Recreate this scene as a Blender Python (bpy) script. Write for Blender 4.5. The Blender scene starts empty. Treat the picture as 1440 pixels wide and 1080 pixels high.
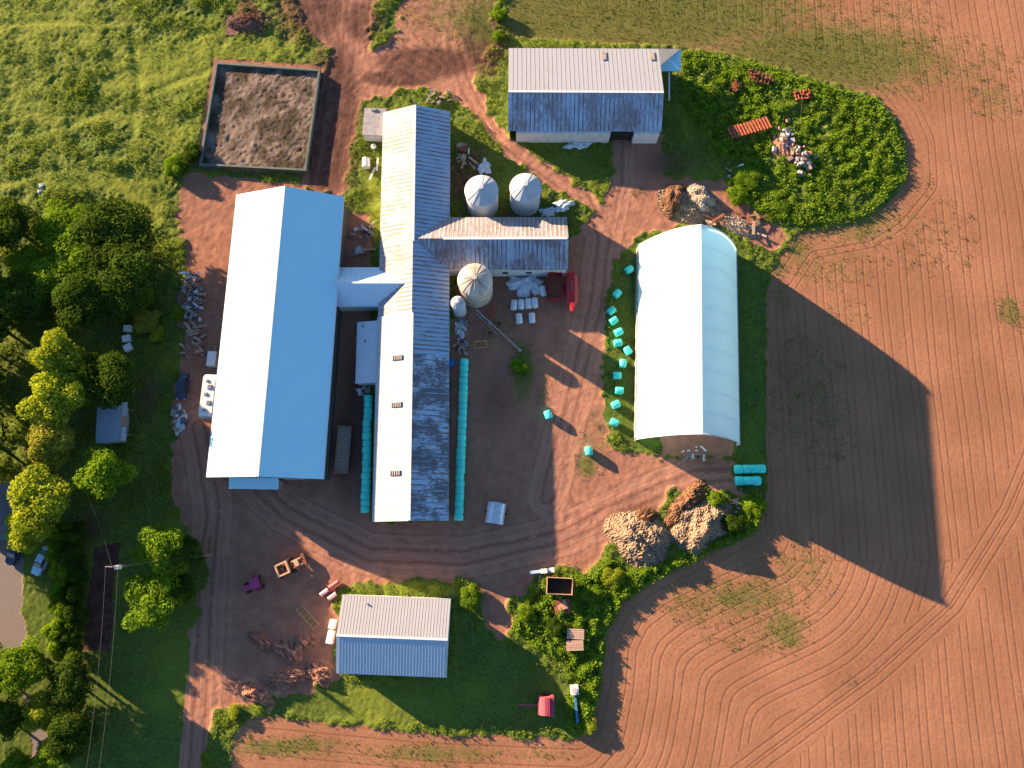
import bpy, math, random
import numpy as np
from mathutils import Vector
R = math.radians
random.seed(7); rng = np.random.default_rng(7)
scene = bpy.context.scene
col = scene.collection

# ------------------------------------------------------------ camera, sky, sun, exposure
CAM_H, TILT, FPX = 115.0, R(12), 991.0
cam = bpy.data.cameras.new('camera'); cam.sensor_width = 36; cam.lens = FPX/1440*36
cam.clip_start = 1; cam.clip_end = 9000
camo = bpy.data.objects.new('camera', cam); col.objects.link(camo)
camo.location = (0, 0, CAM_H); camo.rotation_euler = (TILT, 0, 0)
scene.camera = camo
SUN_EL, SHADOW_AZ = 12.5, -33.0            # shadows run toward this azimuth (deg from +x, ccw)
sd = bpy.data.lights.new('sun', 'SUN'); sd.energy = 5.0; sd.angle = R(.5); sd.color = (1.0, .69, .42)
so = bpy.data.objects.new('sun', sd); col.objects.link(so)
el, az = R(SUN_EL), R(SHADOW_AZ)
d = Vector((math.cos(az)*math.cos(el), math.sin(az)*math.cos(el), -math.sin(el)))
so.rotation_euler = d.to_track_quat('-Z', 'Y').to_euler(); so.location = (-60, 60, 60)
world = bpy.data.worlds.new('World'); scene.world = world; world.use_nodes = True
wn = world.node_tree; bg = wn.nodes['Background']; sky = wn.nodes.new('ShaderNodeTexSky')
sky.sky_type = 'NISHITA'; sky.sun_disc = False; sky.sun_elevation = el
sky.sun_rotation = math.atan2(-d.x, -d.y)
sky.air_density = 1.0; sky.dust_density = .3; sky.ozone_density = 3.5
wn.links.new(sky.outputs[0], bg.inputs[0]); bg.inputs[1].default_value = .055
vs = scene.view_settings; vs.view_transform = 'Standard'; vs.look = 'None'; vs.gamma = 1; vs.use_curve_mapping = False
vs.exposure = 2.35

# ------------------------------------------------------------ helpers
ct, st_ = math.cos(TILT), math.sin(TILT)
def W(px, py, z=0.0):
    """where the sight line through a photo point meets height z"""
    dx, dy = px-720, 540-py
    Y = dy*ct + FPX*st_; Z = dy*st_ - FPX*ct
    k = (z-CAM_H)/Z
    return Vector((dx*k, Y*k, z))
def Wn(pts, z=0.0): return np.array([W(p[0], p[1], z)[:2] for p in pts])

def nd(nt, t, **kw):
    n = nt.nodes.new(t)
    for k, v in kw.items(): setattr(n, k, v)
    return n
def mixc(nt, fac, a, b, mode='MIX'):
    n = nt.nodes.new('ShaderNodeMix'); n.data_type = 'RGBA'; n.blend_type = mode
    for s, v in ((n.inputs[0], fac), (n.inputs[6], a), (n.inputs[7], b)):
        if isinstance(v, (int, float)): s.default_value = v
        elif isinstance(v, tuple): s.default_value = (*v, 1)
        else: nt.links.new(v, s)
    return n.outputs[2]
def mth(nt, op, a, b=None, c=None, clamp=False):
    n = nt.nodes.new('ShaderNodeMath'); n.operation = op; n.use_clamp = clamp
    for i, v in enumerate((a, b, c)):
        if v is None: continue
        if isinstance(v, (int, float)): n.inputs[i].default_value = v
        else: nt.links.new(v, n.inputs[i])
    return n.outputs[0]
def sstep(nt, v, lo, hi):
    n = nt.nodes.new('ShaderNodeMapRange'); n.interpolation_type = 'SMOOTHSTEP'
    nt.links.new(v, n.inputs[0]); n.inputs[1].default_value = lo; n.inputs[2].default_value = hi
    return n.outputs[0]
def noise(nt, vec, scale, detail=4, rough=.6):
    n = nt.nodes.new('ShaderNodeTexNoise'); n.inputs['Scale'].default_value = scale
    n.inputs['Detail'].default_value = detail; n.inputs['Roughness'].default_value = rough
    nt.links.new(vec, n.inputs['Vector']); return n.outputs[0]
def stretch(nt, vec, s):
    n = nt.nodes.new('ShaderNodeMapping'); n.inputs['Scale'].default_value = s
    nt.links.new(vec, n.inputs[0]); return n.outputs[0]

def M(name, c, c2=None, rough=.7, metal=0.0, scale=1.5, bump=0.0, bscale=8, spec=.3, st=None, thr=(.35, .65), vary=0.0, trans=0.0):
    m = bpy.data.materials.new(name); m.use_nodes = True; nt = m.node_tree
    b = nt.nodes['Principled BSDF']; b.inputs['Roughness'].default_value = rough
    b.inputs['Metallic'].default_value = metal; b.inputs['Specular IOR Level'].default_value = spec
    tc = nd(nt, 'ShaderNodeTexCoord').outputs['Object']
    v = stretch(nt, tc, st) if st else tc
    c2 = c2 or tuple(x*.82 for x in c)
    f = sstep(nt, noise(nt, v, scale, 6, .65), *thr)
    out = mixc(nt, f, c, c2)
    if vary:
        oi = nd(nt, 'ShaderNodeObjectInfo').outputs['Random']
        out = mixc(nt, vary, out, mixc(nt, oi, tuple(x*.55 for x in c), tuple(min(1, x*1.5) for x in c)))
    nt.links.new(out, b.inputs['Base Color'])
    if bump:
        bn = nd(nt, 'ShaderNodeBump'); bn.inputs['Strength'].default_value = 1; bn.inputs['Distance'].default_value = bump
        nt.links.new(noise(nt, tc, bscale, 5, .6), bn.inputs['Height']); nt.links.new(bn.outputs[0], b.inputs['Normal'])
    return m

def rusty(name, base, rust, amt=(.5, .7), st=(1, 1, 1), scale=.5, rough=.5):
    """sheet metal with rust blooming in sheets and streaks down the slope"""
    m = bpy.data.materials.new(name); m.use_nodes = True; nt = m.node_tree
    b = nt.nodes['Principled BSDF']; b.inputs['Roughness'].default_value = rough; b.inputs['Specular IOR Level'].default_value = .35
    tc = nd(nt, 'ShaderNodeTexCoord').outputs['Object']
    big = noise(nt, tc, scale*.45, 3, .5); fine = noise(nt, stretch(nt, tc, st), scale*3, 7, .7)
    speck = noise(nt, tc, 3.5, 3, .7)
    s = mth(nt, 'ADD', mth(nt, 'MULTIPLY', big, .45), mth(nt, 'ADD', mth(nt, 'MULTIPLY', fine, .4), mth(nt, 'MULTIPLY', speck, .15)))
    f = sstep(nt, s, *amt)
    c = mixc(nt, mth(nt, 'MULTIPLY', f, .85), base, rust)
    c = mixc(nt, .35, c, mixc(nt, noise(nt, tc, 1.2, 5, .7), tuple(x*.55 for x in base), tuple(min(1, x*1.3) for x in base)), 'MULTIPLY')
    nt.links.new(c, b.inputs['Base Color'])
    return m

def leafmat(name, c, c2, tr=.35):
    m = bpy.data.materials.new(name); m.use_nodes = True; nt = m.node_tree
    nt.nodes.remove(nt.nodes['Principled BSDF']); out = nt.nodes['Material Output']
    tc = nd(nt, 'ShaderNodeTexCoord').outputs['Object']
    oi = nd(nt, 'ShaderNodeObjectInfo').outputs['Random']
    cc = mixc(nt, sstep(nt, noise(nt, tc, .9, 5, .7), .35, .65), c, c2)
    cc = mixc(nt, mth(nt, 'MULTIPLY', oi, .3), cc, tuple(x*.6 for x in c2))
    df = nd(nt, 'ShaderNodeBsdfDiffuse'); tl = nd(nt, 'ShaderNodeBsdfTranslucent'); mx = nd(nt, 'ShaderNodeMixShader')
    nt.links.new(cc, df.inputs[0]); nt.links.new(mixc(nt, 1.0, cc, (1.0, 1.0, .5), 'MULTIPLY'), tl.inputs[0])
    mx.inputs[0].default_value = tr
    nt.links.new(df.outputs[0], mx.inputs[1]); nt.links.new(tl.outputs[0], mx.inputs[2]); nt.links.new(mx.outputs[0], out.inputs[0])
    return m

class MB:
    def __init__(s): s.v = []; s.f = []
    def add(s, vs, fs):
        o = len(s.v); s.v += [tuple(v) for v in vs]; s.f += [tuple(i+o for i in f) for f in fs]; return s
    def box(s, c, d, rz=0.0, taper=1.0, rx=0.0, ry=0.0):
        x, y, z = d[0]/2, d[1]/2, d[2]/2; vs = []
        for k in (-1, 1):
            t = taper if k > 0 else 1
            for a, b in ((-1, -1), (1, -1), (1, 1), (-1, 1)):
                p = Vector((a*x*t, b*y*t, k*z))
                if rx: p = Vector((p.x, p.y*math.cos(rx)-p.z*math.sin(rx), p.y*math.sin(rx)+p.z*math.cos(rx)))
                if ry: p = Vector((p.x*math.cos(ry)+p.z*math.sin(ry), p.y, -p.x*math.sin(ry)+p.z*math.cos(ry)))
                vs.append((c[0]+p.x*math.cos(rz)-p.y*math.sin(rz), c[1]+p.x*math.sin(rz)+p.y*math.cos(rz), c[2]+p.z))
        return s.add(vs, [(3, 2, 1, 0), (4, 5, 6, 7), (0, 1, 5, 4), (1, 2, 6, 5), (2, 3, 7, 6), (3, 0, 4, 7)])
    def tube(s, p0, p1, r0, r1=None, n=8, caps=True):
        r1 = r0 if r1 is None else r1
        p0, p1 = Vector(p0), Vector(p1); a = (p1-p0).normalized()
        u = a.orthogonal().normalized(); w = a.cross(u)
        vs = []
        for p, r in ((p0, r0), (p1, r1)):
            for i in range(n):
                t = 2*math.pi*i/n; vs.append(p+(u*math.cos(t)+w*math.sin(t))*r)
        fs = [(i, (i+1) % n, n+(i+1) % n, n+i) for i in range(n)]
        if caps: fs += [tuple(range(n-1, -1, -1)), tuple(range(n, 2*n))]
        return s.add(vs, fs)
    def lathe(s, prof, n=24, c=(0, 0, 0)):
        vs = [(c[0]+r*math.cos(2*math.pi*i/n), c[1]+r*math.sin(2*math.pi*i/n), c[2]+z) for r, z in prof for i in range(n)]
        fs = [(j*n+i, j*n+(i+1) % n, (j+1)*n+(i+1) % n, (j+1)*n+i) for j in range(len(prof)-1) for i in range(n)]
        return s.add(vs, fs)
    def slab(s, quad, t):
        """four corners, thickened downward by t"""
        q = [Vector(p) for p in quad]; nrm = (q[1]-q[0]).cross(q[3]-q[0]).normalized()
        if nrm.z < 0: nrm = -nrm; q = q[::-1]
        lo = [p-nrm*t for p in q]
        return s.add(lo+q, [(3, 2, 1, 0), (4, 5, 6, 7), (0, 1, 5, 4), (1, 2, 6, 5), (2, 3, 7, 6), (3, 0, 4, 7)])
    def build(s, name, mat, parent=None, smooth=False, kind=None, loc=None, rz=0.0):
        me = bpy.data.meshes.new(name); me.from_pydata(s.v, [], s.f); me.materials.append(mat)
        if smooth: me.shade_smooth()
        o = bpy.data.objects.new(name, me); col.objects.link(o)
        if parent: o.parent = parent
        if loc is not None: o.location = loc
        o.rotation_euler.z = rz
        if kind: o['kind'] = kind
        return o
def tag(o, label, cat, group=None):
    o['label'] = label; o['category'] = cat
    if group: o['group'] = group
    return o
def thing(name, label, cat, loc=(0, 0, 0), rz=0.0, group=None):
    o = bpy.data.objects.new(name, None); col.objects.link(o); o.location = loc; o.rotation_euler.z = rz
    o.empty_display_size = .5
    return tag(o, label, cat, group)
KIDS = {}
def copy_tree(o, parent=None):
    c = o.copy(); col.objects.link(c); c.parent = parent
    for ch in o.children: copy_tree(ch, c)
    return c
def npmesh(name, V, F, mat, parent=None, smooth=False, kind=None):
    """V (n,3), F (m,k) numpy -> object"""
    k = F.shape[1]; me = bpy.data.meshes.new(name)
    me.vertices.add(len(V)); me.vertices.foreach_set('co', V.astype(np.float32).ravel())
    me.loops.add(F.size); me.loops.foreach_set('vertex_index', F.astype(np.int32).ravel())
    me.polygons.add(len(F)); me.polygons.foreach_set('loop_start', np.arange(0, F.size, k, dtype=np.int32))
    me.polygons.foreach_set('use_smooth', np.full(len(F), smooth))
    me.update(); me.materials.append(mat)
    o = bpy.data.objects.new(name, me); col.objects.link(o)
    if parent: o.parent = parent
    if kind: o['kind'] = kind
    return o

# ------------------------------------------------------------ terrain grid: masks, heights
CS = .25
X0, X1, Y0, Y1 = -104.0, 104.0, -42.0, 108.0
nx, ny = int((X1-X0)/CS)+1, int((Y1-Y0)/CS)+1
gx, gy = np.meshgrid(np.linspace(X0, X1, nx), np.linspace(Y0, Y1, ny))
def fftnoise(wl, seed):
    """smooth gaussian noise, features about wl metres"""
    r = np.random.default_rng(seed).standard_normal((ny, nx))
    fy = np.fft.fftfreq(ny, CS)[:, None]; fx = np.fft.rfftfreq(nx, CS)[None, :]
    f2 = (fx*fx+fy*fy)*wl*wl
    n = np.fft.irfft2(np.fft.rfft2(r)*np.exp(-f2*2.0)*np.sqrt(f2+.05), (ny, nx))
    return n/n.std()
N03, N1, N3, N8, N20 = (fftnoise(w, i) for i, w in enumerate((.7, 1.6, 4, 9, 22)))
def sdist(poly, closed=True):
    P = poly; n = len(P); d2 = np.full(gx.shape, 1e9); ins = np.zeros(gx.shape, bool)
    for i in range(n if closed else n-1):
        ax, ay = P[i]; bx, by = P[(i+1) % n]; ex, ey = bx-ax, by-ay
        t = np.clip(((gx-ax)*ex+(gy-ay)*ey)/(ex*ex+ey*ey+1e-9), 0, 1)
        d2 = np.minimum(d2, (gx-ax-t*ex)**2+(gy-ay-t*ey)**2)
        if closed and ay != by:
            ins ^= ((ay > gy) != (by > gy)) & (gx < (bx-ax)*(gy-ay)/(by-ay)+ax)
    dd = np.sqrt(d2)
    return np.where(ins, -dd, dd) if closed else dd
def smooth(v, a, b):
    t = np.clip((v-a)/(b-a), 0, 1); return t*t*(3-2*t)
edge = N1*.28+N3*.35
def zone(poly, e=1.0): return (sdist(Wn(poly))+edge*e) < 0

FIELD = [(712, -260), (712, 0), (716, 52), (960, 66), (1060, 84), (1130, 106), (1235, 136), (1262, 170), (1275, 200), (1278, 250), (1245, 290),
         (1210, 312), (1120, 328), (1085, 380), (1078, 420), (1077, 690), (1066, 748), (1000, 777), (920, 817), (875, 850), (850, 900), (845, 960),
         (833, 1020), (815, 1040), (600, 1031), (355, 1008), (328, 1030), (312, 1400), (1900, 1400), (1900, -260)]
YARD_W = [(262, 243), (428, 262), (480, 300), (520, 300), (520, 700), (500, 800), (474, 835), (472, 955), (440, 972), (380, 975), (330, 995), (300, 992),
          (285, 1090), (278, 1400), (235, 1400), (250, 1075), (264, 960), (278, 860), (292, 790), (262, 740), (234, 695), (245, 620), (247, 520), (262, 470), (255, 420), (262, 380), (252, 300)]
NORTH = [(400, -200), (415, 0), (445, 50), (472, 80), (452, 105), (430, 262), (478, 290), (490, 240), (500, 160), (512, 132), (520, 70), (525, 0), (530, -200)]
YARD_E = [(505, 140), (512, 75), (560, 45), (600, -200), (690, -200), (692, 60), (668, 100), (690, 165), (760, 225), (850, 285), (860, 250), (862, 190), (935, 190), (930, 250), (1030, 260), (1060, 300),
          (1105, 330), (1090, 352), (1040, 335), (1010, 318), (960, 318), (900, 332), (868, 365), (853, 420), (850, 600), (868, 632), (895, 640), (1075, 645), (1072, 700),
          (950, 690), (855, 770), (825, 805), (790, 797), (745, 832), (722, 847), (716, 900), (690, 890), (660, 818), (600, 814), (470, 820), (470, 760), (500, 740), (625, 735), (632, 500), (640, 350), (800, 350), (835, 300),
          (740, 240), (690, 195), (650, 140), (600, 122)]
ISLAND = [(900, 330), (870, 372), (856, 430), (850, 560), (870, 622), (905, 634), (960, 600), (960, 335)]
STRIP = [(1030, 345), (1060, 372), (1078, 395), (1078, 690), (1035, 690), (1035, 500)]
LAWN = [(-120, 735), (60, 700), (300, 735), (300, 800), (285, 870), (268, 960), (252, 1075), (235, 1400), (-200, 1400)]
LAWN2 = [(472, 958), (640, 955), (640, 850), (720, 930), (800, 955), (822, 1028), (600, 1018), (370, 1000), (400, 972)]
BED = [(133, 770), (168, 765), (153, 914), (115, 914)]
DRIVE = [(-200, 740), (20, 755), (33, 790), (30, 860), (38, 895), (26, 912), (-200, 935)]
DRIVE2 = [(28, 955), (52, 1010), (66, 1035), (66, 1200), (44, 1200), (44, 1040)]
LANE = [(268, 885), (298, 905), (303, 985), (286, 1080), (280, 1400), (240, 1400), (250, 1080)]
PATHS = [[(440, -60), (470, 60), (462, 160), (440, 280)], [(500, -60), (490, 60), (478, 180), (455, 280)], [(650, -60), (636, 60), (655, 125), (690, 185), (760, 236), (822, 282), (850, 330), (838, 430), (805, 560), (770, 700)],
         [(1060, 665), (980, 670), (900, 700), (790, 755), (650, 785), (520, 780), (400, 720), (320, 640)], [(268, 1200), (285, 930), (290, 800), (300, 720), (280, 600)],
         [(560, 60), (520, 130)], [(870, 180), (866, 260), (850, 320)], [(610, 95), (560, 70), (500, 130)]]
fid = zone(FIELD, .35); yard = zone(YARD_W) | zone(NORTH) | zone(YARD_E)
isl = zone(ISLAND) | zone(STRIP); lawn = zone(LAWN, .3) | zone(LAWN2, .5)
pitz = sdist(Wn([(300, 82), (455, 92), (436, 245), (274, 238)])) < 0; yard |= pitz; bed = zone(BED, .3); drive = zone(DRIVE, .25) | zone(DRIVE2, .25); lane = zone(LANE, .4)
dfield = sdist(Wn(FIELD))
ID = np.zeros(gx.shape, np.int8)                # 0 rough grass
ID[lawn] = 1; ID[yard] = 2; ID[isl & ~fid] = 1; ID[fid] = 3; ID[zone([(908, 362), (1030, 362), (1030, 642), (930, 642)], .3)] = 2; ID[lane] = 4; ID[bed] = 5; ID[drive] = 6
soft = lambda m, k: m
def blur(a, wl):
    fy = np.fft.fftfreq(ny, CS)[:, None]; fx = np.fft.rfftfreq(nx, CS)[None, :]
    return np.fft.irfft2(np.fft.rfft2(a)*np.exp(-(fx*fx+fy*fy)*wl*wl*2), (ny, nx))
a_grass = np.clip(blur((ID <= 1).astype(float), .5), 0, 1)
a_field = np.clip(blur((ID == 3).astype(float), .4), 0, 1)
a_pave = (ID == 6).astype(float)
def blobs(lst):
    out = np.zeros(gx.shape)
    for x, y, rx, ry, s in lst:
        p = W(x, y); k = (W(x+1, y)-p).length
        out = np.maximum(out, s*np.exp(-(((gx-p.x)/(rx*k))**2+((gy-p.y)/(ry*k))**2)))
    return out
a_mud = np.clip(blobs([(465, 170, 45, 140, 1.15), (440, 15, 60, 60, 1), (510, 30, 30, 40, 1), (600, 88, 70, 26, 1.3), (680, 60, 35, 60, 1.1), (560, 110, 60, 14, 1.2), (940, 230, 60, 40, .6), (500, 600, 40, 170, .7), (700, 560, 50, 80, .5),
                       (660, 250, 50, 60, .8), (720, 340, 110, 130, .55), (1010, 310, 60, 20, .7), (1000, 650, 60, 25, .5), (900, 720, 60, 40, .5), (350, 30, 34, 26, 1), (200, 395, 34, 26, .8), (130, 740, 40, 30, .6), (205, 560, 30, 60, .6)])
                + (ID == 5)*1.0, 0, 1)
a_green = blobs([(1300, 330, 190, 150, .42), (1380, 90, 110, 80, .5), (1250, 20, 160, 60, .5), (1160, 620, 120, 120, .42), (1050, 860, 170, 90, .5), (880, 20, 330, 80, 1.15), (1150, 80, 240, 80, 1.0), (1330, 100, 130, 45, .6), (1400, 140, 60, 50, .6), (1200, 310, 90, 50, .8), (1170, 380, 90, 45, .55), (1190, 440, 60, 60, .45), (1290, 250, 60, 60, .4), (1420, 440, 30, 40, .7),
                 (1050, 840, 110, 42, .72), (1105, 885, 46, 40, .78), (1130, 800, 70, 60, .6), (985, 850, 90, 50, .6), (1190, 960, 40, 60, .4), (1060, 900, 90, 40, .5), (1120, 350, 40, 40, .7), (1180, 360, 120, 22, .5),
                 (1140, 560, 90, 170, .55), (1100, 420, 20, 40, .6), (400, 1050, 130, 20, .8), (600, 1060, 160, 22, .7), (760, 1060, 90, 16, .55), (840, 620, 40, 70, .55), (825, 655, 22, 24, .9), (860, 580, 20, 80, .5),
                 (735, 520, 22, 60, 1), (590, 826, 90, 9, 1), (662, 838, 26, 26, 1), (820, 800, 60, 20, .5), (760, 545, 30, 60, .5), (700, 460, 60, 60, .5), (680, 240, 40, 50, .5), (1000, 320, 100, 12, .5), (520, 560, 10, 30, .4),
                 (330, 1000, 40, 12, .5), (870, 240, 18, 30, .5), (900, 270, 20, 10, .6), (250, 470, 14, 80, .6), (310, 730, 20, 20, .1), (560, 830, 60, 12, .9), (1085, 375, 40, 30, .7)])
a_dry = np.clip(blobs([(240, 95, 90, 50, 1), (330, 75, 110, 22, .9), (60, 30, 110, 60, .8), (30, 130, 60, 60, .6), (200, 260, 60, 14, .8), (120, 165, 170, 12, .7), (90, 170, 120, 10, .6), (230, 180, 30, 60, .8), (90, 260, 130, 10, .7),
                       (900, 58, 200, 6, 1), (1130, 105, 120, 6, .8), (245, 930, 30, 70, .5), (560, 990, 90, 40, .5), (530, 290, 20, 60, .9), (620, 828, 110, 10, .8), (215, 290, 50, 40, .6), (985, 270, 30, 30, .8), (760, 230, 90, 40, .45), (80, 690, 1, 1, 0)])
                 + smooth(N8, .6, 2.0)*.4, 0, 1)
# worn tracks on the yard and the faint two-wheel trails in the grass
trk = np.full(gx.shape, 1e9)
for p in PATHS: trk = np.minimum(trk, sdist(Wn(p), False))
trails = np.full(gx.shape, 1e9)
for p in ([(0, 35), (60, 30), (150, 32), (180, 15), (215, -10)], [(0, 205), (90, 180), (190, 140), (290, 100)], [(185, 30), (195, 130), (188, 170), (186, 250)], [(0, 262), (80, 240), (150, 245), (230, 320)], [(250, 60), (330, 35)]):
    trails = np.minimum(trails, sdist(Wn(p), False))
a_dry = np.clip(a_dry*.85+.22*smooth(-trails, -1.3, -.3), 0, 1)
a_trkm = smooth(-trk, -5.5, -1.5)*(1-a_grass)
# furrow phase: follows the headland in the south and round the weed patch, straight rows elsewhere
dS = sdist(Wn([(1078, 420), (1077, 690), (1066, 748), (1000, 777), (920, 817), (875, 850), (850, 900), (845, 960), (833, 1020), (815, 1040), (600, 1031), (355, 1008)]), False)
dN = sdist(Wn([(712, 40), (960, 66), (1060, 84), (1130, 106), (1235, 136), (1262, 170), (1275, 200), (1278, 250), (1245, 290), (1210, 312), (1120, 328), (1085, 380)]), False)
yS = W(720, 770).y; yN = W(720, 130).y
diag = sdist(Wn([(1470, 600), (1420, 720), (1340, 850), (1230, 950), (1080, 1060), (950, 1160)]), False)
P = Wn([(1470, 600), (1420, 720), (1340, 850), (1230, 950), (1080, 1060), (950, 1160), (300, 1500), (300, 400), (1000, 400), (1100, 600)])
insideS = sdist(P) < 0
insideS &= ~((gy > yS-2) & (gx > W(1120, 800).x-(gy-yS)*-.1))
kk = smooth(dS, 3, 14); dSs = blur(dS, .8)*(1-kk)+blur(dS, 4.5)*kk
xph = gx*.9996-gy*.02+.12*N20
phase = np.where(insideS & (gy < yS+2+1.2*N3), dSs, xph)
topz = (dN < 6.5) & (gy > W(0, 420).y) & (gx > W(700, 40).x)
phase = np.where(topz, blur(dN, 1.0), phase)
inst = diag < 2.6
phase = np.where(inst, diag*1.0, phase)
# heights
g0 = (ID == 0)
h = np.zeros(gx.shape)
gblur = blur(g0.astype(float), .6)
h += gblur*(.16+(.045*N03+.05*N1+.10*N3*(gx < 0))*(1-.75*a_dry)-.12*a_dry)
lawnb = blur((ID == 1).astype(float), .5); h += lawnb*.02*N03
h += a_field*.004*N03+(1-a_grass)*(1-a_field)*(1-a_pave)*(.012*N1+.010*N03)
h -= a_trkm*.02*(np.cos((trk+.5*N8)*2*math.pi/2.1)*.5+.5)
h -= .08*smooth(-trails, -1.0, -.2)*gblur
# raised weedy ground east and around the yard's south-east corner
WEED = [(955, 72), (1060, 90), (1130, 112), (1232, 142), (1258, 175), (1270, 205), (1272, 250), (1240, 286), (1205, 306), (1120, 322), (1070, 300), (1010, 262), (1045, 235), (1000, 215), (960, 150)]
VERGE = [(738, 840), (760, 806), (830, 808), (855, 780), (880, 800), (930, 790), (1000, 760), (1040, 735), (1060, 690), (1078, 715), (1062, 748), (1000, 777), (920, 817), (875, 848), (850, 900), (845, 960), (834, 1018), (818, 1032), (800, 1028), (800, 960), (790, 930), (720, 885)]
weed = zone(WEED, .5) & (ID == 0); verge = zone(VERGE, .6) & (ID != 3) & (ID != 4)
ID[verge] = 0; a_grass = np.maximum(a_grass, blur(verge.astype(float), .4))
wb = blur(weed.astype(float), .8); h += wb*(.13+.12*N1*smooth(dfield, 1.0, 4.0)+.10*smooth(dfield, 1.5, 5.0))
vb = blur(verge.astype(float), .8); h += vb*(.25+.12*N1)
bank = blobs([(120, 250, 120, 60, .8), (60, 330, 120, 60, .8)]); h += bank*.8
h[pitz] *= .1; fadeb = smooth(np.minimum(np.minimum(gx-X0, X1-gx), np.minimum(gy-Y0, Y1-gy)), 0, 4); h *= fadeb
zbase = h
def hz(x, y):
    i = int(np.clip((x-X0)/CS, 0, nx-1)); j = int(np.clip((y-Y0)/CS, 0, ny-1)); return float(h[j, i])
def G(px, py):
    p = W(px, py); p.z = hz(p.x, p.y); return p

# ------------------------------------------------------------ ground material
def ground_material():
    m = bpy.data.materials.new('ground'); m.use_nodes = True; nt = m.node_tree
    b = nt.nodes['Principled BSDF']; b.inputs['Roughness'].default_value = .95; b.inputs['Specular IOR Level'].default_value = .1
    def at(n):
        a = nd(nt, 'ShaderNodeAttribute'); a.attribute_name = n; return a
    A, B = at('mixa'), at('mixb'); sa = nd(nt, 'ShaderNodeSeparateColor'); sb = nd(nt, 'ShaderNodeSeparateColor')
    nt.links.new(A.outputs['Color'], sa.inputs[0]); nt.links.new(B.outputs['Color'], sb.inputs[0])
    gr, fi, mu = sa.outputs; gn, dr, pv = sb.outputs
    ph = at('furrow').outputs['Fac']; tk = at('track').outputs['Fac']; tm = at('trackmask').outputs['Fac']
    pos = nd(nt, 'ShaderNodeNewGeometry').outputs['Position']
    n_lo = noise(nt, pos, .06, 4, .6); n_md = noise(nt, pos, .45, 6, .7); n_hi = noise(nt, pos, 2.2, 5, .75); n_vh = noise(nt, pos, 6, 3, .7)
    # furrows
    jit = mth(nt, 'MULTIPLY', noise(nt, pos, .35, 3, .6), .12)
    php = mth(nt, 'ADD', ph, jit)
    s1 = mth(nt, 'SINE', mth(nt, 'MULTIPLY', php, 2*math.pi/1.22))
    s2 = mth(nt, 'SINE', mth(nt, 'MULTIPLY', php, 2*math.pi/3.66))
    fur = mth(nt, 'MULTIPLY', sstep(nt, s1, .45, 1.0), mth(nt, 'ADD', .55, mth(nt, 'MULTIPLY', s2, .35)))
    fur = mth(nt, 'MULTIPLY', fur, sstep(nt, n_md, .05, .5))
    # soil
    soil = mixc(nt, sstep(nt, n_lo, .35, .68), (.275, .132, .074), (.355, .172, .100))
    soil = mixc(nt, sstep(nt, n_hi, .45, .8), soil, (.18, .078, .046))
    yardc = mixc(nt, sstep(nt, n_md, .3, .7), (.24, .115, .078), (.35, .17, .112))
    yardc = mixc(nt, mth(nt, 'MULTIPLY', sstep(nt, n_hi, .5, .75), .6), yardc, (.17, .08, .055))
    # streaks along the tracks: noise along the distance from the track's axis
    wob = noise(nt, pos, .16, 3, .55)
    cmb = nd(nt, 'ShaderNodeCombineXYZ'); nt.links.new(mth(nt, 'ADD', mth(nt, 'MULTIPLY', tk, 1.5), mth(nt, 'MULTIPLY', wob, 1.6)), cmb.inputs[0]); nt.links.new(mth(nt, 'MULTIPLY', n_md, 1.2), cmb.inputs[1])
    ns = noise(nt, cmb.outputs[0], 1.0, 4, .7)
    yardc = mixc(nt, mth(nt, 'MULTIPLY', mth(nt, 'MULTIPLY', tm, .7), sstep(nt, ns, .4, .62)), yardc, (.40, .215, .15))
    yardc = mixc(nt, mth(nt, 'MULTIPLY', tm, mth(nt, 'MULTIPLY', sstep(nt, ns, .5, .36), .7)), yardc, (.14, .065, .05))
    mudc = mixc(nt, sstep(nt, n_md, .35, .65), (.06, .030, .024), (.13, .062, .047))
    mudc = mixc(nt, mth(nt, 'MULTIPLY', sstep(nt, ns, .45, .6), mth(nt, 'MULTIPLY', tm, .5)), mudc, (.19, .10, .075))
    mf = sstep(nt, mth(nt, 'ADD', mu, mth(nt, 'MULTIPLY', mth(nt, 'SUBTRACT', n_md, .5), .9)), .25, .75)
    yardc = mixc(nt, mf, yardc, mudc)
    fieldc = mixc(nt, mth(nt, 'MULTIPLY', fur, .42), soil, (.13, .055, .035))
    fieldc = mixc(nt, mth(nt, 'MULTIPLY', sstep(nt, noise(nt, pos, 3.2, 2, .5), .62, .72), .7), fieldc, (.10, .085, .035))
    gnd = mixc(nt, fi, yardc, fieldc)
    # sprouting weeds on soil
    wf = mth(nt, 'ADD', mth(nt, 'MULTIPLY', gn, .75), mth(nt, 'MULTIPLY', mth(nt, 'SUBTRACT', mth(nt, 'ADD', mth(nt, 'MULTIPLY', n_hi, .6), mth(nt, 'MULTIPLY', n_md, .5)), .55), 1.3))
    wf = sstep(nt, wf, .28, .66)
    wcol = mixc(nt, sstep(nt, n_vh, .35, .65), (.06, .095, .018), (.13, .155, .035))
    gnd = mixc(nt, mth(nt, 'MULTIPLY', wf, .85), gnd, wcol)
    # grass
    g = mixc(nt, sstep(nt, n_md, .3, .7), (.032, .060, .014), (.072, .115, .018))
    g = mixc(nt, sstep(nt, n_hi, .35, .75), g, (.14, .18, .03))
    g = mixc(nt, mth(nt, 'MULTIPLY', dr, .8), g, mixc(nt, n_hi, (.16, .215, .022), (.24, .265, .035)))
    g = mixc(nt, mth(nt, 'MULTIPLY', mf, .9), g, mudc)
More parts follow.
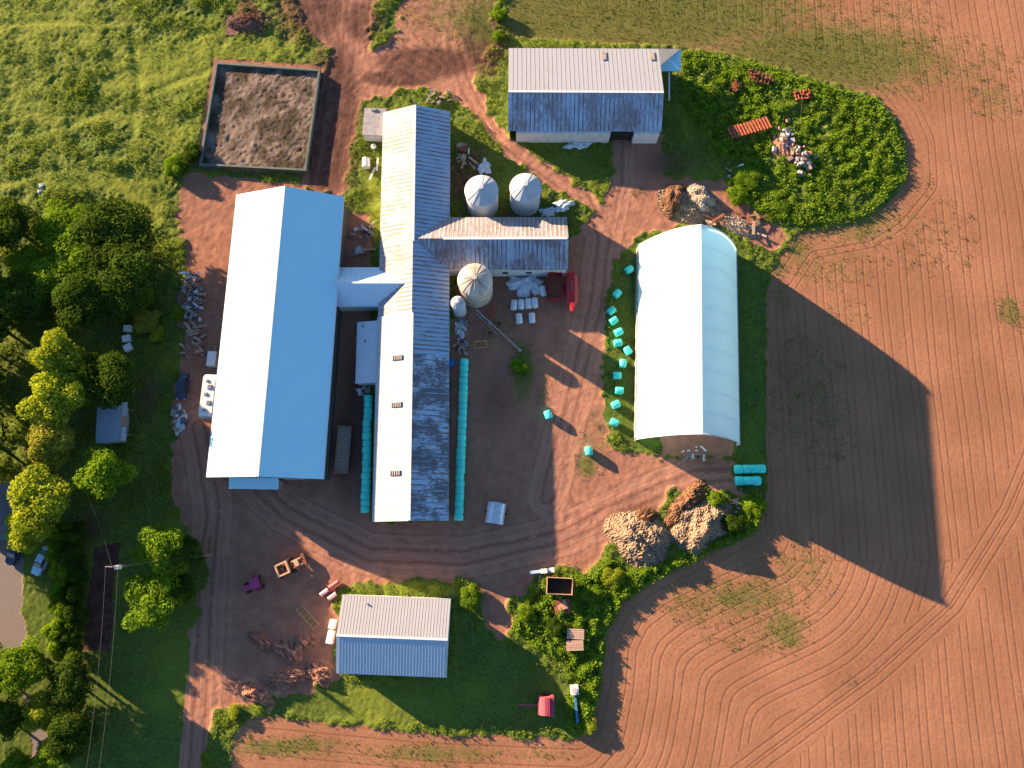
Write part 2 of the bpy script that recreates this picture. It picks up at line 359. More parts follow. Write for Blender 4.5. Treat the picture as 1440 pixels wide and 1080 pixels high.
    gf = sstep(nt, mth(nt, 'ADD', gr, mth(nt, 'MULTIPLY', mth(nt, 'SUBTRACT', n_hi, .5), .7)), .35, .65)
    gnd = mixc(nt, gf, gnd, g)
    gnd = mixc(nt, pv, gnd, mixc(nt, n_md, (.17, .145, .135), (.22, .19, .17)))
    nt.links.new(gnd, b.inputs['Base Color'])
    # relief
    hgt = mth(nt, 'ADD', mth(nt, 'MULTIPLY', n_hi, mth(nt, 'ADD', mth(nt, 'SUBTRACT', .045, mth(nt, 'MULTIPLY', fi, .031)), mth(nt, 'MULTIPLY', gr, .05))), mth(nt, 'MULTIPLY', n_vh, .03))
    hgt = mth(nt, 'MULTIPLY', hgt, mth(nt, 'SUBTRACT', 1.0, mth(nt, 'MULTIPLY', pv, .9)))
    fh = mth(nt, 'MULTIPLY', mth(nt, 'MULTIPLY', fur, fi), -.032)
    th = mth(nt, 'MULTIPLY', mth(nt, 'MULTIPLY', ns, tm), .045)
    hgt = mth(nt, 'ADD', hgt, mth(nt, 'ADD', fh, th))
    bn = nd(nt, 'ShaderNodeBump'); bn.inputs['Strength'].default_value = .8; bn.inputs['Distance'].default_value = 1.0
    nt.links.new(hgt, bn.inputs['Height']); nt.links.new(bn.outputs[0], b.inputs['Normal'])
    return m
GM = ground_material()
cellid = ID[:-1, :-1]
jj, ii = np.mgrid[0:ny-1, 0:nx-1]
quads = np.stack([jj*nx+ii, jj*nx+ii+1, (jj+1)*nx+ii+1, (jj+1)*nx+ii], -1)
VV = np.stack([gx, gy, h], -1).reshape(-1, 3)
def fattr(me, name, data, typ='FLOAT'):
    a = me.attributes.new(name, typ, 'POINT')
    if typ == 'FLOAT': a.data.foreach_set('value', data.astype(np.float32).ravel())
    else: a.data.foreach_set('color', data.astype(np.float32).ravel())
one = np.ones(gx.shape)
CA = np.stack([a_grass, a_field, a_mud, one], -1).reshape(-1, 4); CB = np.stack([a_green, a_dry, a_pave, one], -1).reshape(-1, 4)
for k, nm in enumerate(('pasture', 'lawn', 'yard_ground', 'ploughed_field', 'farm_lane', 'soil_bed', 'driveway')):
    q = quads[cellid == k]
    if not len(q): continue
    used, inv = np.unique(q, return_inverse=True)
    o = npmesh(nm, VV[used], inv.reshape(q.shape), GM, smooth=True, kind='structure')
    fattr(o.data, 'mixa', CA[used], 'FLOAT_COLOR'); fattr(o.data, 'mixb', CB[used], 'FLOAT_COLOR')
    fattr(o.data, 'furrow', phase.ravel()[used]); fattr(o.data, 'track', np.minimum(trk, 30).ravel()[used]); fattr(o.data, 'trackmask', a_trkm.ravel()[used])
# the land around, to the horizon
far = M('far_land', (.07, .11, .02), (.28, .13, .08), rough=.95, scale=.006, thr=(.48, .52))
mb = MB(); B_ = 4000.0
for x0, y0, x1, y1 in ((-B_, -B_, X0, B_), (X1, -B_, B_, B_), (X0, -B_, X1, Y0), (X0, Y1, X1, B_)):
    mb.add([(x0, y0, 0), (x1, y0, 0), (x1, y1, 0), (x0, y1, 0)], [(0, 1, 2, 3)])
mb.build('ground', far, kind='structure')

# ------------------------------------------------------------ scattered blades and leaves (uncountable)
L_tall = leafmat('tall_grass_leaf', (.12, .205, .02), (.24, .30, .04), .5)
L_weed = leafmat('weed_leaf', (.24, .38, .035), (.13, .22, .022), .5)
L_short = leafmat('short_grass_leaf', (.08, .12, .02), (.14, .16, .03), .4)
def scatter(name, wgt, n, size, hmax, mat, seed):
    r = np.random.default_rng(seed); w = wgt.ravel().astype(float); w = w/w.sum()
    idx = r.choice(w.size, n, p=w); cx = gx.ravel()[idx]+r.uniform(-.13, .13, n); cy = gy.ravel()[idx]+r.uniform(-.13, .13, n)
    cz = h.ravel()[idx]+r.uniform(-.02, 1, n)**2*hmax
    a = r.uniform(0, 2*math.pi, n); s = size*r.uniform(.5, 1.4, n); tl = r.uniform(-.2, 1.1, n)
    ux, uy = np.cos(a), np.sin(a); wx, wy = -uy, ux
    L = s*np.cos(tl); Z = s*np.sin(tl); hw = s*.32
    c = np.stack([cx, cy, cz], -1)
    V = np.stack([c, c+np.stack([ux*L*.5+wx*hw, uy*L*.5+wy*hw, Z*.6], -1), c+np.stack([ux*L, uy*L, Z], -1), c+np.stack([ux*L*.5-wx*hw, uy*L*.5-wy*hw, Z*.6], -1)], 1).reshape(-1, 3)
    return npmesh(name, V, np.arange(4*n).reshape(-1, 4), mat, kind='stuff')
inview = (gx > -100) & (gx < 100)
past = g0 & (gx < W(560, 100).x) & ~weed & ~verge
tag(scatter('tall_grass', past*(1.08-a_dry)**2*(1-a_mud)*np.clip(.6+N3*.5, .08, 2), 85000, .27, .18, L_tall, 1), 'tall tufted meadow grass covering the pasture around the concrete pit', 'grass')
tag(scatter('weeds', weed*np.clip(.8+N3*.4, .1, 2), 60000, .33, .28, L_weed, 2), 'dense green weeds in the rounded patch beside the ploughed field', 'weeds')
tag(scatter('verge_weeds', verge*np.clip(.8+N1*.5, .05, 2), 34000, .32, .38, L_weed, 3), 'bright weeds edging the field around the parked wagons', 'weeds')
rest = (ID == 0) & ~past & ~weed & ~verge & (gx < 60)
tag(scatter('yard_grass', rest*np.clip(.7+N1*.6, .05, 2), 34000, .28, .22, L_tall, 4), 'tufts of grass among the barns and along the track', 'grass')
sp = (a_green > .35)*(ID != 0)*(ID != 6)*np.clip(a_green-.25+N1*.25, 0, 1)
tag(scatter('sprouting_weeds', sp, 26000, .2, .08, L_short, 5), 'thin green weeds sprouting in the bare red soil', 'weeds')

# ------------------------------------------------------------ trees and bushes
def crown_arrays(seed, nb, per, leaf, squash=.85, core=.62):
    """unit-radius crown: leaf quads on many overlapping clumps"""
    r = np.random.default_rng(seed); V = []
    cs = []
    for i in range(nb):
        u = r.standard_normal(3); u /= np.linalg.norm(u); u[2] = abs(u[2])*1.0 if r.random() < .75 else u[2]
        cs.append(u*r.uniform(.35, .8)*(1, 1, squash))
    cs.append(np.zeros(3)); 
    for k, c in enumerate(cs):
        rad = r.uniform(.2, .36) if k < nb else core
        n = int(per*(rad/.28)**2)
        u = r.standard_normal((n, 3)); u /= np.linalg.norm(u, axis=1)[:, None]
        p = c+u*rad*r.uniform(.75, 1.08, n)[:, None]*(1, 1, .9)
        t1 = np.cross(u, r.standard_normal((n, 3))); t1 /= np.linalg.norm(t1, axis=1)[:, None]
        nn = u+.55*r.standard_normal((n, 3)); nn /= np.linalg.norm(nn, axis=1)[:, None]
        t1 = np.cross(nn, t1); t1 /= np.linalg.norm(t1, axis=1)[:, None]; t2 = np.cross(nn, t1)
        s = leaf*r.uniform(.6, 1.3, n)[:, None]
        V.append(np.stack([p-t1*s, p+t2*s*.6, p+t1*s, p-t2*s*.6], 1))
    return np.concatenate(V).reshape(-1, 3)
crown_mats = {'golden': leafmat('golden_green_leaf', (.37, .44, .04), (.26, .32, .03), .45), 'green': leafmat('mid_green_leaf', (.22, .36, .025), (.13, .22, .018), .45),
              'dark': leafmat('dark_green_leaf', (.085, .15, .018), (.05, .085, .014), .4), 'ochre': leafmat('ochre_green_leaf', (.38, .38, .06), (.27, .28, .045), .45)}
bark = M('bark', (.14, .10, .075), (.08, .06, .045), bump=.02, bscale=12)
crown_me = {}
def crown_mesh(kind, var):
    key = (kind, var)
    if key not in crown_me:
        V = crown_arrays(sum(map(ord, kind))*10+var, (26, 40, 32)[var], 330, .044)
        o = npmesh('crown', V, np.arange(len(V)).reshape(-1, 4), crown_mats[kind]); me = o.data; bpy.data.objects.remove(o); crown_me[key] = me
    return crown_me[key]
def trunk_mesh(h_, r):
    mb = MB(); top = h_*.62; n = 5; pr = [(r*(1.5 if i == 0 else 1.1-.12*i), top*i/n) for i in range(n+1)]
    mb.lathe(pr, 8)
    for k in range(5):
        a = k*2.4; z0 = top*(.55+.08*k)
        mb.tube((0, 0, z0), (math.cos(a)*h_*.28, math.sin(a)*h_*.28, z0+h_*.22), r*.5, r*.15, 6)
    return mb
TREES = [  # px, py, radius px, height, kind, label
 (85, 500, 38, 10.5, 'golden', 'northernmost golden green tree of the row west of the big barn'),
 (78, 562, 42, 11, 'golden', 'broad golden green tree second from the north in the western row'),
 (75, 622, 38, 10.5, 'ochre', 'ochre tinged tree third from the north in the western row'),
 (62, 700, 50, 11.5, 'golden', 'largest yellow green tree, south end of the western row above the parked car'),
 (45, 745, 32, 9, 'golden', 'yellow green tree overhanging the driveway next to the largest one'),
 (145, 668, 42, 9.5, 'green', 'leafy mid green tree just south of the small grey shed'),
 (152, 532, 44, 9.5, 'dark', 'dark leafy tree just north of the small grey shed'),
 (118, 555, 24, 8.5, 'green', 'bright tree squeezed between golden tree and small grey shed'),
 (232, 770, 40, 8.0, 'green', 'round green tree beside the yard, the upper of two at the lawn corner'),
 (213, 845, 44, 6.3, 'green', 'round green tree beside the yard, the lower of two at the lawn corner'),
 (262, 778, 24, 6.5, 'dark', 'dark green tree tucked behind the upper lawn corner tree'),
 (245, 825, 26, 5.0, 'dark', 'dark green tree tucked behind the lower lawn corner tree'),
 (35, 935, 38, 8, 'green', 'bright green tree at the bend of the concrete driveway'),
 (62, 998, 26, 6.5, 'golden', 'small rounded golden tipped tree west of the hedge end'),
 (98, 960, 36, 7.5, 'dark', 'dark tree at the south end of the tall hedge'),
 (100, 1030, 38, 7.5, 'dark', 'dark tree at the bottom edge west of the lawn'),
 (75, 1062, 26, 6.5, 'green', 'bright green tree at the bottom edge left of a dark tree'),
 (22, 1078, 26, 6.5, 'green', 'bright tree in the bottom left corner'),
 (8, 1010, 30, 7, 'dark', 'dark tree at the left edge beside the lower driveway'),
 (95, 330, 46, 5, 'green', 'sunlit leafy tree on the west bank, northwest of the dark thicket'),
 (160, 325, 52, 8.5, 'dark', 'large dark crowned tree northeast in the western thicket'),
 (120, 370, 50, 6.5, 'green', 'broad sunlit tree in the middle of the western thicket'),
 (182, 372, 48, 8.5, 'dark', 'dark crowned tree on the yard side of the western thicket'),
 (70, 400, 40, 6.5, 'green', 'low spreading green tree on the south side of the western thicket'),
 (115, 425, 46, 8, 'dark', 'dark tree south of the western thicket above the golden tree'),
 (30, 425, 42, 8, 'dark', 'dark tree by the left edge north of the shaded lawn'),
 (165, 425, 38, 7, 'dark', 'dark tree southeast in the western thicket'),
 (15, 320, 42, 8, 'dark', 'dark tree at the left edge beside the meadow bank'),
 (40, 372, 30, 4.5, 'green', 'bright bushy tree between two dark ones near the left edge'),
 (-45, 440, 60, 11, 'dark', 'tall dark tree beyond the left edge, its shade on the grass'),
 (-60, 520, 60, 12, 'dark', 'tall dark tree beyond the left edge, second from the north'),
 (-60, 610, 60, 12, 'dark', 'tall dark tree beyond the left edge, third from the north'),
 (-70, 700, 55, 11, 'dark', 'tall dark tree beyond the left edge near the house'),
 (-48, 950, 55, 9, 'dark', 'dark tree beyond the left edge south of the house'),
 (-135, 330, 62, 12.5, 'dark', 'unseen tall dark tree added for shade, first from the north of the far row'),  # far row added out of view to deepen the shade on the grass
 (-150, 410, 62, 12.5, 'dark', 'unseen tall dark tree added for shade, second from the north of the far row'),
 (-140, 490, 62, 12.5, 'dark', 'unseen tall dark tree added for shade, third from the north of the far row'),
 (-155, 570, 62, 12.5, 'dark', 'unseen tall dark tree added for shade, fourth from the north of the far row'),
 (-145, 650, 62, 12.5, 'dark', 'unseen tall dark tree added for shade, fifth from the north of the far row'),
 (-110, 380, 62, 12.5, 'dark', 'unseen tall dark tree added for shade, just before the far row'),
 (-60, 1000, 55, 10, 'dark', 'dark tree beyond the left edge by the lower driveway'),
]
for i, (px, py, rp, hh, kind, lab) in enumerate(TREES):
    zc = hh*.6; p = W(px, py, zc); rad = (W(px+rp, py, zc)-p).length
    t = thing('broadleaf_tree', lab, 'tree', (p.x, p.y, hz(p.x, p.y)), random.uniform(0, 6.28), 'trees along the western side')
    c = bpy.data.objects.new('crown', crown_mesh(kind, i % 3)); col.objects.link(c); c.parent = t
    c.location.z = zc; c.scale = (rad*1.12, rad*random.uniform(1.0, 1.14), hh*.42)
    trunk_mesh(hh, .22).build('trunk', bark, t, smooth=True)
BUSH = [(208, 452, 22, 2.6, 'ochre', 'straggly yellow green bush in the clearing west of the junk heap'), (205, 418, 16, 2.2, 'green', 'small green bush at the top of the clearing'),
 (222, 470, 14, 2.0, 'golden', 'small bush low in the clearing by the barn yard'), (250, 440, 13, 1.8, 'green', 'low bush on the yard edge left of the junk heap'),
 (1062, 712, 20, 2.3, 'green', 'leafy bush at the corner of the field below the turquoise bales'), (1030, 735, 20, 1.8, 'dark', 'dark bush growing on the back of the manure heap'),
 (1008, 700, 14, 2.3, 'green', 'small bush growing on top of the eastern manure heap'), (862, 812, 18, 1.8, 'golden', 'yellow green bush in the verge south of the manure heap'),
 (840, 835, 18, 1.6, 'green', 'green bush in the verge above the crossed crates'), (742, 862, 16, 1.5, 'green', 'green bush on the west side of the wagon corner'),
 (662, 838, 20, 1.6, 'green', 'round green bush east of the small shed roof'), (815, 905, 18, 1.5, 'green', 'bush right of the two pallet crates'),
 (780, 880, 16, 1.3, 'dark', 'dark bush below the rusty tipping wagon'), (1050, 250, 24, .9, 'green', 'low green bush at the shaded west end of the weed patch'),
 (1095, 295, 24, .9, 'green', 'green bush along the south edge of the weed patch'), (1040, 275, 20, 1.5, 'green', 'light green bush beside the pale soil heap'),
 (730, 515, 16, 1.1, 'green', 'low green clump in the yard right of the turquoise bale row'), (830, 1020, 14, 1.2, 'golden', 'bush at the southeast corner of the shed lawn'),
 (270, 215, 20, 2.2, 'dark', 'dark bush at the southwest corner of the concrete pit'), (245, 235, 20, 2, 'green', 'green bush left of the pit corner near the yard'),
 (330, 1000, 12, 1, 'golden', 'low yellow bush at the lane corner'), (700, 20, 14, 1.6, 'green', 'green bush at the top beside the muddy track'), (702, 50, 12, 1.3, 'green', 'green bush left of the top shed corner by the track')]
for i, (px, py, rp, hh, kind, lab) in enumerate(BUSH):
    p = W(px, py, hh*.5); rad = (W(px+rp, py, hh*.5)-p).length
    t = thing('bush', lab, 'bush', (p.x, p.y, hz(p.x, p.y)), random.uniform(0, 6), 'bushes around the farm')
    c = bpy.data.objects.new('foliage', crown_mesh(kind, i % 3)); col.objects.link(c); c.parent = t
    c.location.z = hh*.35; c.scale = (rad, rad*.9, hh*.7)
    mb = MB()
    for k in range(4): mb.tube((0, 0, -.1), (math.cos(k*1.6)*rad*.4, math.sin(k*1.6)*rad*.4, hh*.6), .05, .02, 5)
    mb.build('stem', bark, t)
# the tall hedge between driveway and lawn
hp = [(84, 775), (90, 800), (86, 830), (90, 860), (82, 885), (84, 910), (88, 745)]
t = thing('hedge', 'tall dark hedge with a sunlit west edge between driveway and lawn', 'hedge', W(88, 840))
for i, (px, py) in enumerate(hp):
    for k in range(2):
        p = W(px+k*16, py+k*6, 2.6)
        c = bpy.data.objects.new('foliage', crown_mesh('green' if k == 0 else 'dark', (i+k) % 3)); col.objects.link(c); c.parent = t  # brighter leaves on the west clumps paint in the sunlit edge
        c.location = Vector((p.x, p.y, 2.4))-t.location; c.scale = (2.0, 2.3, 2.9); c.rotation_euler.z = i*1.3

# ------------------------------------------------------------ buildings
wallW = M('white_cladding', (.62, .62, .6), (.5, .5, .5), rough=.6)
wallR = M('red_boards', (.28, .05, .03), (.2, .04, .03), rough=.8)
wallG = M('grey_boards', (.28, .26, .24), (.2, .18, .17), rough=.85)
wallC = M('grey_concrete', (.38, .37, .35), (.26, .25, .24), rough=.9)
darkM = M('opening_shade', (.02, .02, .02), rough=.9)  # near-black colour standing for the shade inside openings
white_blue = M('pale_blue_white_sheet', (.42, .74, .86), (.40, .72, .85), rough=.45, scale=.3)
trim = M('white_trim', (.75, .77, .78), rough=.5)
grey_sheet = M('light_grey_sheet', (.50, .56, .62), (.45, .51, .57), rough=.5, scale=.4, st=(1, 6, 1))
glassM = M('dark_glass', (.03, .04, .05), rough=.15, spec=.6)
def rect(c, z):
    P = [W(x, y, z) for x, y in c]; cen = sum(P, Vector((0, 0, 0)))/4
    ex = ((P[1]-P[0])+(P[2]-P[3]))/2; ey = ((P[0]-P[3])+(P[1]-P[2]))/2
    return cen.x, cen.y, ex.length, ey.length, math.atan2(ex.y, ex.x)
def slope(t, side, x0, z0, x1, z1, ya, yb, mat, rib=.66, name='roof_slope', ribh=.035, ribmat=None, th=.09):
    """roof plane from ridge (x0,z0) to eave (x1,z1), along y ya..yb; ribs run down the slope"""
    mb = MB().slab([(side*x0, ya, z0), (side*x1, ya, z1), (side*x1, yb, z1), (side*x0, yb, z0)], th)
    o = mb.build(name, mat, t)
    if rib:
        rb = MB(); n = int((yb-ya)/rib); L = math.hypot(x1-x0, z0-z1); a = math.atan2(z0-z1, x1-x0)
        for i in range(1, n):
            y = ya+(yb-ya)*i/n
            rb.box((side*(x0+x1)/2, y, (z0+z1)/2+ribh*.4), (L*.995, .2 if ribmat else .07, ribh), ry=side*a)
        rb.build('roof_rib', ribmat or mat, o, kind='stuff')
    return o
def walls(t, w, l, he, hr, mat, inset=.25, x_off=0, y0=None, y1=None):
    a = w/2-inset; ya = (-l/2 if y0 is None else y0)+inset; yb = (l/2 if y1 is None else y1)-inset
    zr = he+(hr-he)*1.0-.12; ze = he-.12-.0*inset
    ze = he+(hr-he)*(inset/(w/2))-.12
    v = [(-a, ya, -.3), (a, ya, -.3), (a, ya, ze), (0, ya, zr), (-a, ya, ze), (-a, yb, -.3), (a, yb, -.3), (a, yb, ze), (0, yb, zr), (-a, yb, ze)]
    return MB().add(v, [(0, 1, 2, 3, 4), (9, 8, 7, 6, 5), (1, 6, 7, 2), (0, 4, 9, 5), (2, 7, 8, 3), (3, 8, 9, 4)]).build('wall', mat, t)
def door(t, c, d, mat, name='door'): return MB().box(c, d).build(name, mat, t)

# 1 long white barn
cx, cy, w, l, a = rect([(328, 273), (478, 277), (460, 673), (296, 672)], 5.0)
t = thing('long_barn', 'long white barn, largest roof, one slope white and the other blue', 'barn', (cx, cy, 0), a)
walls(t, w, l, 5.0, 8.3, M('dark_green_curtain_wall', (.06, .07, .065), rough=.8)); slope(t, -1, 0, 8.3, w/2, 5.0, -l/2, l/2, white_blue, .95, ribh=.006); slope(t, 1, 0, 8.3, w/2, 5.0, -l/2, l/2, white_blue, .95, ribh=.006)
MB().box((0, 0, 8.32), (.4, l+.02, .06)).build('ridge_cap', trim, t)
for s in (-1, 1):
    MB().box((s*(w/2+.06), 0, 4.9), (.1, l, .16)).build('gutter', trim, t)
    door(t, (s*3.4, -l/2+.2, 2), (3.6, .12, 4), wallG, 'sliding_door')
porch = MB().slab([(-6.2, -l/2-1.6, 3.0), (1.6, -l/2-1.6, 3.0), (1.6, -l/2+.2, 3.5), (-6.2, -l/2+.2, 3.5)], .1).build('lean_to_roof', white_blue, t)
MB().box((-5.9, -l/2-1.45, 1.4), (.15, .15, 3)).box((1.3, -l/2-1.45, 1.4), (.15, .15, 3)).box((-2.3, -l/2-.7, 1.35), (7.2, 1.3, 2.9)).build('lean_to_wall', wallG, t)

# 2 central barn
sunlit_rust = rusty('sunlit_sheet_light_rust', (.36, .40, .47), (.27, .17, .12), (.46, .62), st=(.3, 2, 1))  # west slope sheets carry a sunlit tone in their colour, plus real rust
cream = M('sunlit_sheet', (.40, .425, .45), (.365, .385, .405), rough=.55, scale=.5, st=(.3, 2, 1))  # same sunlit tone for the southern part of the west slope
shaded_sheet = rusty('shaded_grey_sheet', (.36, .50, .64), (.20, .20, .21), (.50, .68), st=(.3, 2, 1))  # east slope sheets: blue of the shade put into the colour under the rust
rust_shaded = rusty('rusted_shaded_sheet', (.42, .56, .70), (.085, .065, .07), (.42, .54), st=(.5, 1.2, 1), scale=.8)
rib_rust = M('rusty_lap', (.17, .12, .12), (.27, .33, .40), rough=.8, scale=.5, thr=(.42, .62)); rib_pale = M('faint_rusty_lap', (.36, .23, .17), (.44, .42, .40), rough=.8, scale=.25, thr=(.45, .58))
rib_dark = M('dark_grey_metal', (.22, .23, .26), rough=.6)  # plain dark grey metal for louvres and pipes
cx, cy, w, l, a = rect([(541, 158), (637, 157), (626, 731), (522, 733)], 3.6)
t = thing('central_barn', 'very long central barn with patched rusty roof joining two wings', 'barn', (cx, cy, 0), a)
HE, HR = 3.6, 5.8
walls(t, w, l, HE, HR, wallW)
def ly(py, x=575): return W(x, py, 5.0).y-cy
yA, yB = ly(442), ly(498)
slope(t, -1, 0, HR, w/2, HE, yA, l/2, sunlit_rust, .75, ribh=.03, ribmat=rib_pale); slope(t, 1, 0, HR, w/2, HE, yB, l/2, shaded_sheet, .75, ribh=.04, ribmat=rib_rust)
slope(t, -1, 0, HR+.14, w/2+.1, HE+.14, -l/2-.1, yA, cream, .66, ribh=.03); slope(t, 1, 0, HR, w/2, HE, -l/2-.1, yB-.02, rust_shaded, .9, ribh=.04, ribmat=rib_rust)
cap = MB()
MB().box((0, l/4+5, HR+.04), (.42, l/2-10.2, .08)).build('ridge_cap', trim, t)
MB().box((.05, (-l/2+yA)/2, HR+.17), (.46, yA+l/2, .08)).build('ridge_cap', trim, t)
for k, px_ in enumerate((503, 569, 665)):
    y = ly(px_); o = MB().box((-2.3, y, HR-.62), (1.9, .75, .14), ry=-math.atan2(HR-HE, w/2)).build('roof_vent', wallG, t)
    sl = MB()
    for q in range(5): sl.box((-3.0+q*.36, y, HR-.80+q*.13), (.08, .72, .2), ry=-math.atan2(HR-HE, w/2))
    sl.build('louvre', rib_dark, o)
yl0, yl1 = ly(534, 500), ly(446, 500)
MB().slab([(-w/2-3.6, yl0, 2.7), (-w/2-.02, yl0, 3.5), (-w/2-.02, yl1, 3.5), (-w/2-3.6, yl1, 2.7)], .1).build('lean_to_roof', grey_sheet, t)
MB().box((-w/2-1.8, (yl0+yl1)/2, 1.2), (3.3, yl1-yl0-.4, 2.6)).build('lean_to_wall', wallW, t)
for q in range(2): MB().tube((-w/2-2.6+q*.5, yl1-.8-q*2.6, 2.8), (-w/2-2.6+q*.5, yl1-.8-q*2.6, 3.3), .16, n=10).build('roof_pipe', rib_dark, t)
for q in range(9):
    MB().box((w/2-.22, -l/2+5+q*3.6, 1.7), (.06, 1.2, .9)).build('window', glassM, t)
door(t, (-1.5, -l/2+.2, 1.5), (3, .1, 3), wallG)

# 3 east wing
c_l = W(588, 336, 5.8)
cx2, cy2, w2, l2, a2 = rect([(590, 306), (797, 305), (799, 380), (590, 380)], 3.6)
t = thing('barn_wing', 'rusty gabled wing running east from the central barn between the silos', 'barn', (cx2, cy2, 0), a2+math.pi/2)
wing_w, wing_l = l2, w2                                     # local x = north, local y = west
wing_n = rusty('wing_north_sheet', (.36, .40, .46), (.27, .18, .14), (.44, .58), st=(.3, 2, 1)); wing_s = rusty('wing_south_sheet', (.44, .53, .64), (.24, .15, .13), (.42, .56), st=(.3, 2, 1))  # sunlit tone in the north sheet, bluer shade tone in the south sheet
yE, yW = -wing_l/2, wing_l/2
walls(t, wing_w, wing_l, 3.6, 5.76, wallW, y1=yW-4)
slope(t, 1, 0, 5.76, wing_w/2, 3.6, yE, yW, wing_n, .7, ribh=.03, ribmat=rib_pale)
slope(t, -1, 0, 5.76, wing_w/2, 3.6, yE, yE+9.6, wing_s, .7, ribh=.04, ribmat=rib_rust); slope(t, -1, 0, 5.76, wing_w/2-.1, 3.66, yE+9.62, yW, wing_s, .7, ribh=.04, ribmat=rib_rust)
MB().box((0, -2, 5.80), (.4, wing_l-4.4, .08)).build('ridge_cap', trim, t)
door(t, (-1, yE+.2, 1.4), (2.4, .1, 2.8), wallR)
for q in range(4): MB().box((-wing_w/2+.22, yE+2.5+q*4, 1.7), (.06, 1, .8)).build('window', glassM, t)

# 4 connector
cx3, cy3, w3, l3, a3 = rect([(468, 376), (573, 376), (573, 431), (468, 431)], 3.3)
t = thing('connecting_passage', 'low gabled passage joining the long white barn to the central barn', 'barn', (cx3, cy3, 0), a3+math.pi/2)
conn = M('connector_sheet', (.55, .72, .82), (.48, .64, .75), rough=.5, st=(.3, 4, 1))
walls(t, l3, w3, 3.3, 5.3, wallW, y0=-w3/2+4)
slope(t, 1, 0, 5.3, l3/2, 3.3, -w3/2, w3/2, conn, .55); slope(t, -1, 0, 5.3, l3/2, 3.3, -w3/2, w3/2, conn, .55)
MB().box((0, 0, 5.34), (.3, w3, .06)).build('ridge_cap', trim, t)

# 5 small flat annex
cx4, cy4, w4, l4, a4 = rect([(513, 152), (543, 153), (541, 191), (509, 190)], 2.6)
t = thing('flat_annex', 'small flat roofed grey annex at the north end of the central barn', 'shed', (cx4, cy4, 0), a4)
MB().box((0, 0, 1.15), (w4-.4, l4-.4, 2.7)).build('wall', wallW, t)
MB().box((0, 0, 2.6), (w4, l4, .14)).build('roof', M('weathered_flat_roof', (.36, .35, .36), (.26, .25, .27), rough=.9, scale=1.2), t)
MB().box((-.3, l4/2-.3, 2.75), (.9, .5, .25)).build('roof_vent', wallG, t)
MB().box((-w4/2+.17, -.3, 1.2), (.05, 1, 1.9)).build('door', wallG, t)

# 6 northern machine shed
cx5, cy5, w5, l5, a5 = rect([(714, 66), (929, 66), (929, 182), (716, 180)], 4.0)
t = thing('machine_shed', 'white and rusty machine shed near the top with an open doorway', 'shed', (cx5, cy5, 0), a5+math.pi/2)
# local x north, y west ; ridge lies below middle of the photo's roof
xr = W(820, 129, 6.2).y-cy5
top_n = rusty('shed_north_sheet', (.36, .39, .44), (.33, .27, .24), (.52, .72), st=(.3, 2, 1)); top_s = rusty('shed_south_sheet', (.46, .58, .72), (.26, .17, .17), (.42, .58), st=(.3, 2, 1))  # north sheet coloured as sunlit, south sheet blued as shaded, both with rust
HS = 3.2
LE = w5
def quadslope(x0, z0, x1, z1, ya, yb, mat, rib=.75, name='roof_slope', ribmat=None):
    o = MB().slab([(x0, ya, z0), (x1, ya, z1), (x1, yb, z1), (x0, yb, z0)], .09).build(name, mat, t)
    if rib:
        rb = MB(); n = int((yb-ya)/rib); L = math.hypot(x1-x0, z1-z0); an = math.atan2(z0-z1, x1-x0)
        for i in range(1, n): rb.box(((x0+x1)/2, ya+(yb-ya)*i/n, (z0+z1)/2+.02), (L*.99, .2 if ribmat else .06, .03), ry=an)
        rb.build('roof_rib', ribmat or mat, o, kind='stuff')
    return o
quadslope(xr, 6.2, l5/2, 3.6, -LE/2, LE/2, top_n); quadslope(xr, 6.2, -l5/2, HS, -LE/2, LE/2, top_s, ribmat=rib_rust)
MB().box((xr, 0, 6.22), (.35, LE, .07)).build('ridge_cap', trim, t)
v = [(-l5/2+.3, -LE/2+.3, -.2), (l5/2-.3, -LE/2+.3, -.2), (l5/2-.3, -LE/2+.3, 3.5), (xr, -LE/2+.3, 6.05), (-l5/2+.3, -LE/2+.3, HS)]
MB().add(v+[(p[0], LE/2-.3, p[2]) for p in v], [(4, 3, 2, 1, 0), (5, 6, 7, 8, 9), (1, 2, 7, 6), (2, 3, 8, 7), (3, 4, 9, 8)]).build('wall', wallW, t)
dw = lambda px: -(W(px, 185, 1.5).x-cx5)
y_o0, y_o1 = dw(857), dw(890)
for ya, yb in ((-LE/2+.3, y_o1), (y_o0, LE/2-1.4)):
    MB().box((-l5/2-.05, (ya+yb)/2, 1.5), (.7, abs(yb-ya), 3.2)).build('front_wall', wallW, t)
MB().box((-l5/2+.33, (y_o0+y_o1)/2, 1.4), (.1, abs(y_o0-y_o1), 3)).build('doorway', darkM, t)  # flat dark panel painted as the shade within the doorway
for px_ in (849, 917): 
    yy = -(W(px_, 79, 4.2).x-cx5); MB().box((l5/2-1.9, yy, 4.23), (2.1, .8, .06), ry=math.atan2(2.6, l5/2-xr)).build('skylight', wallG, t)
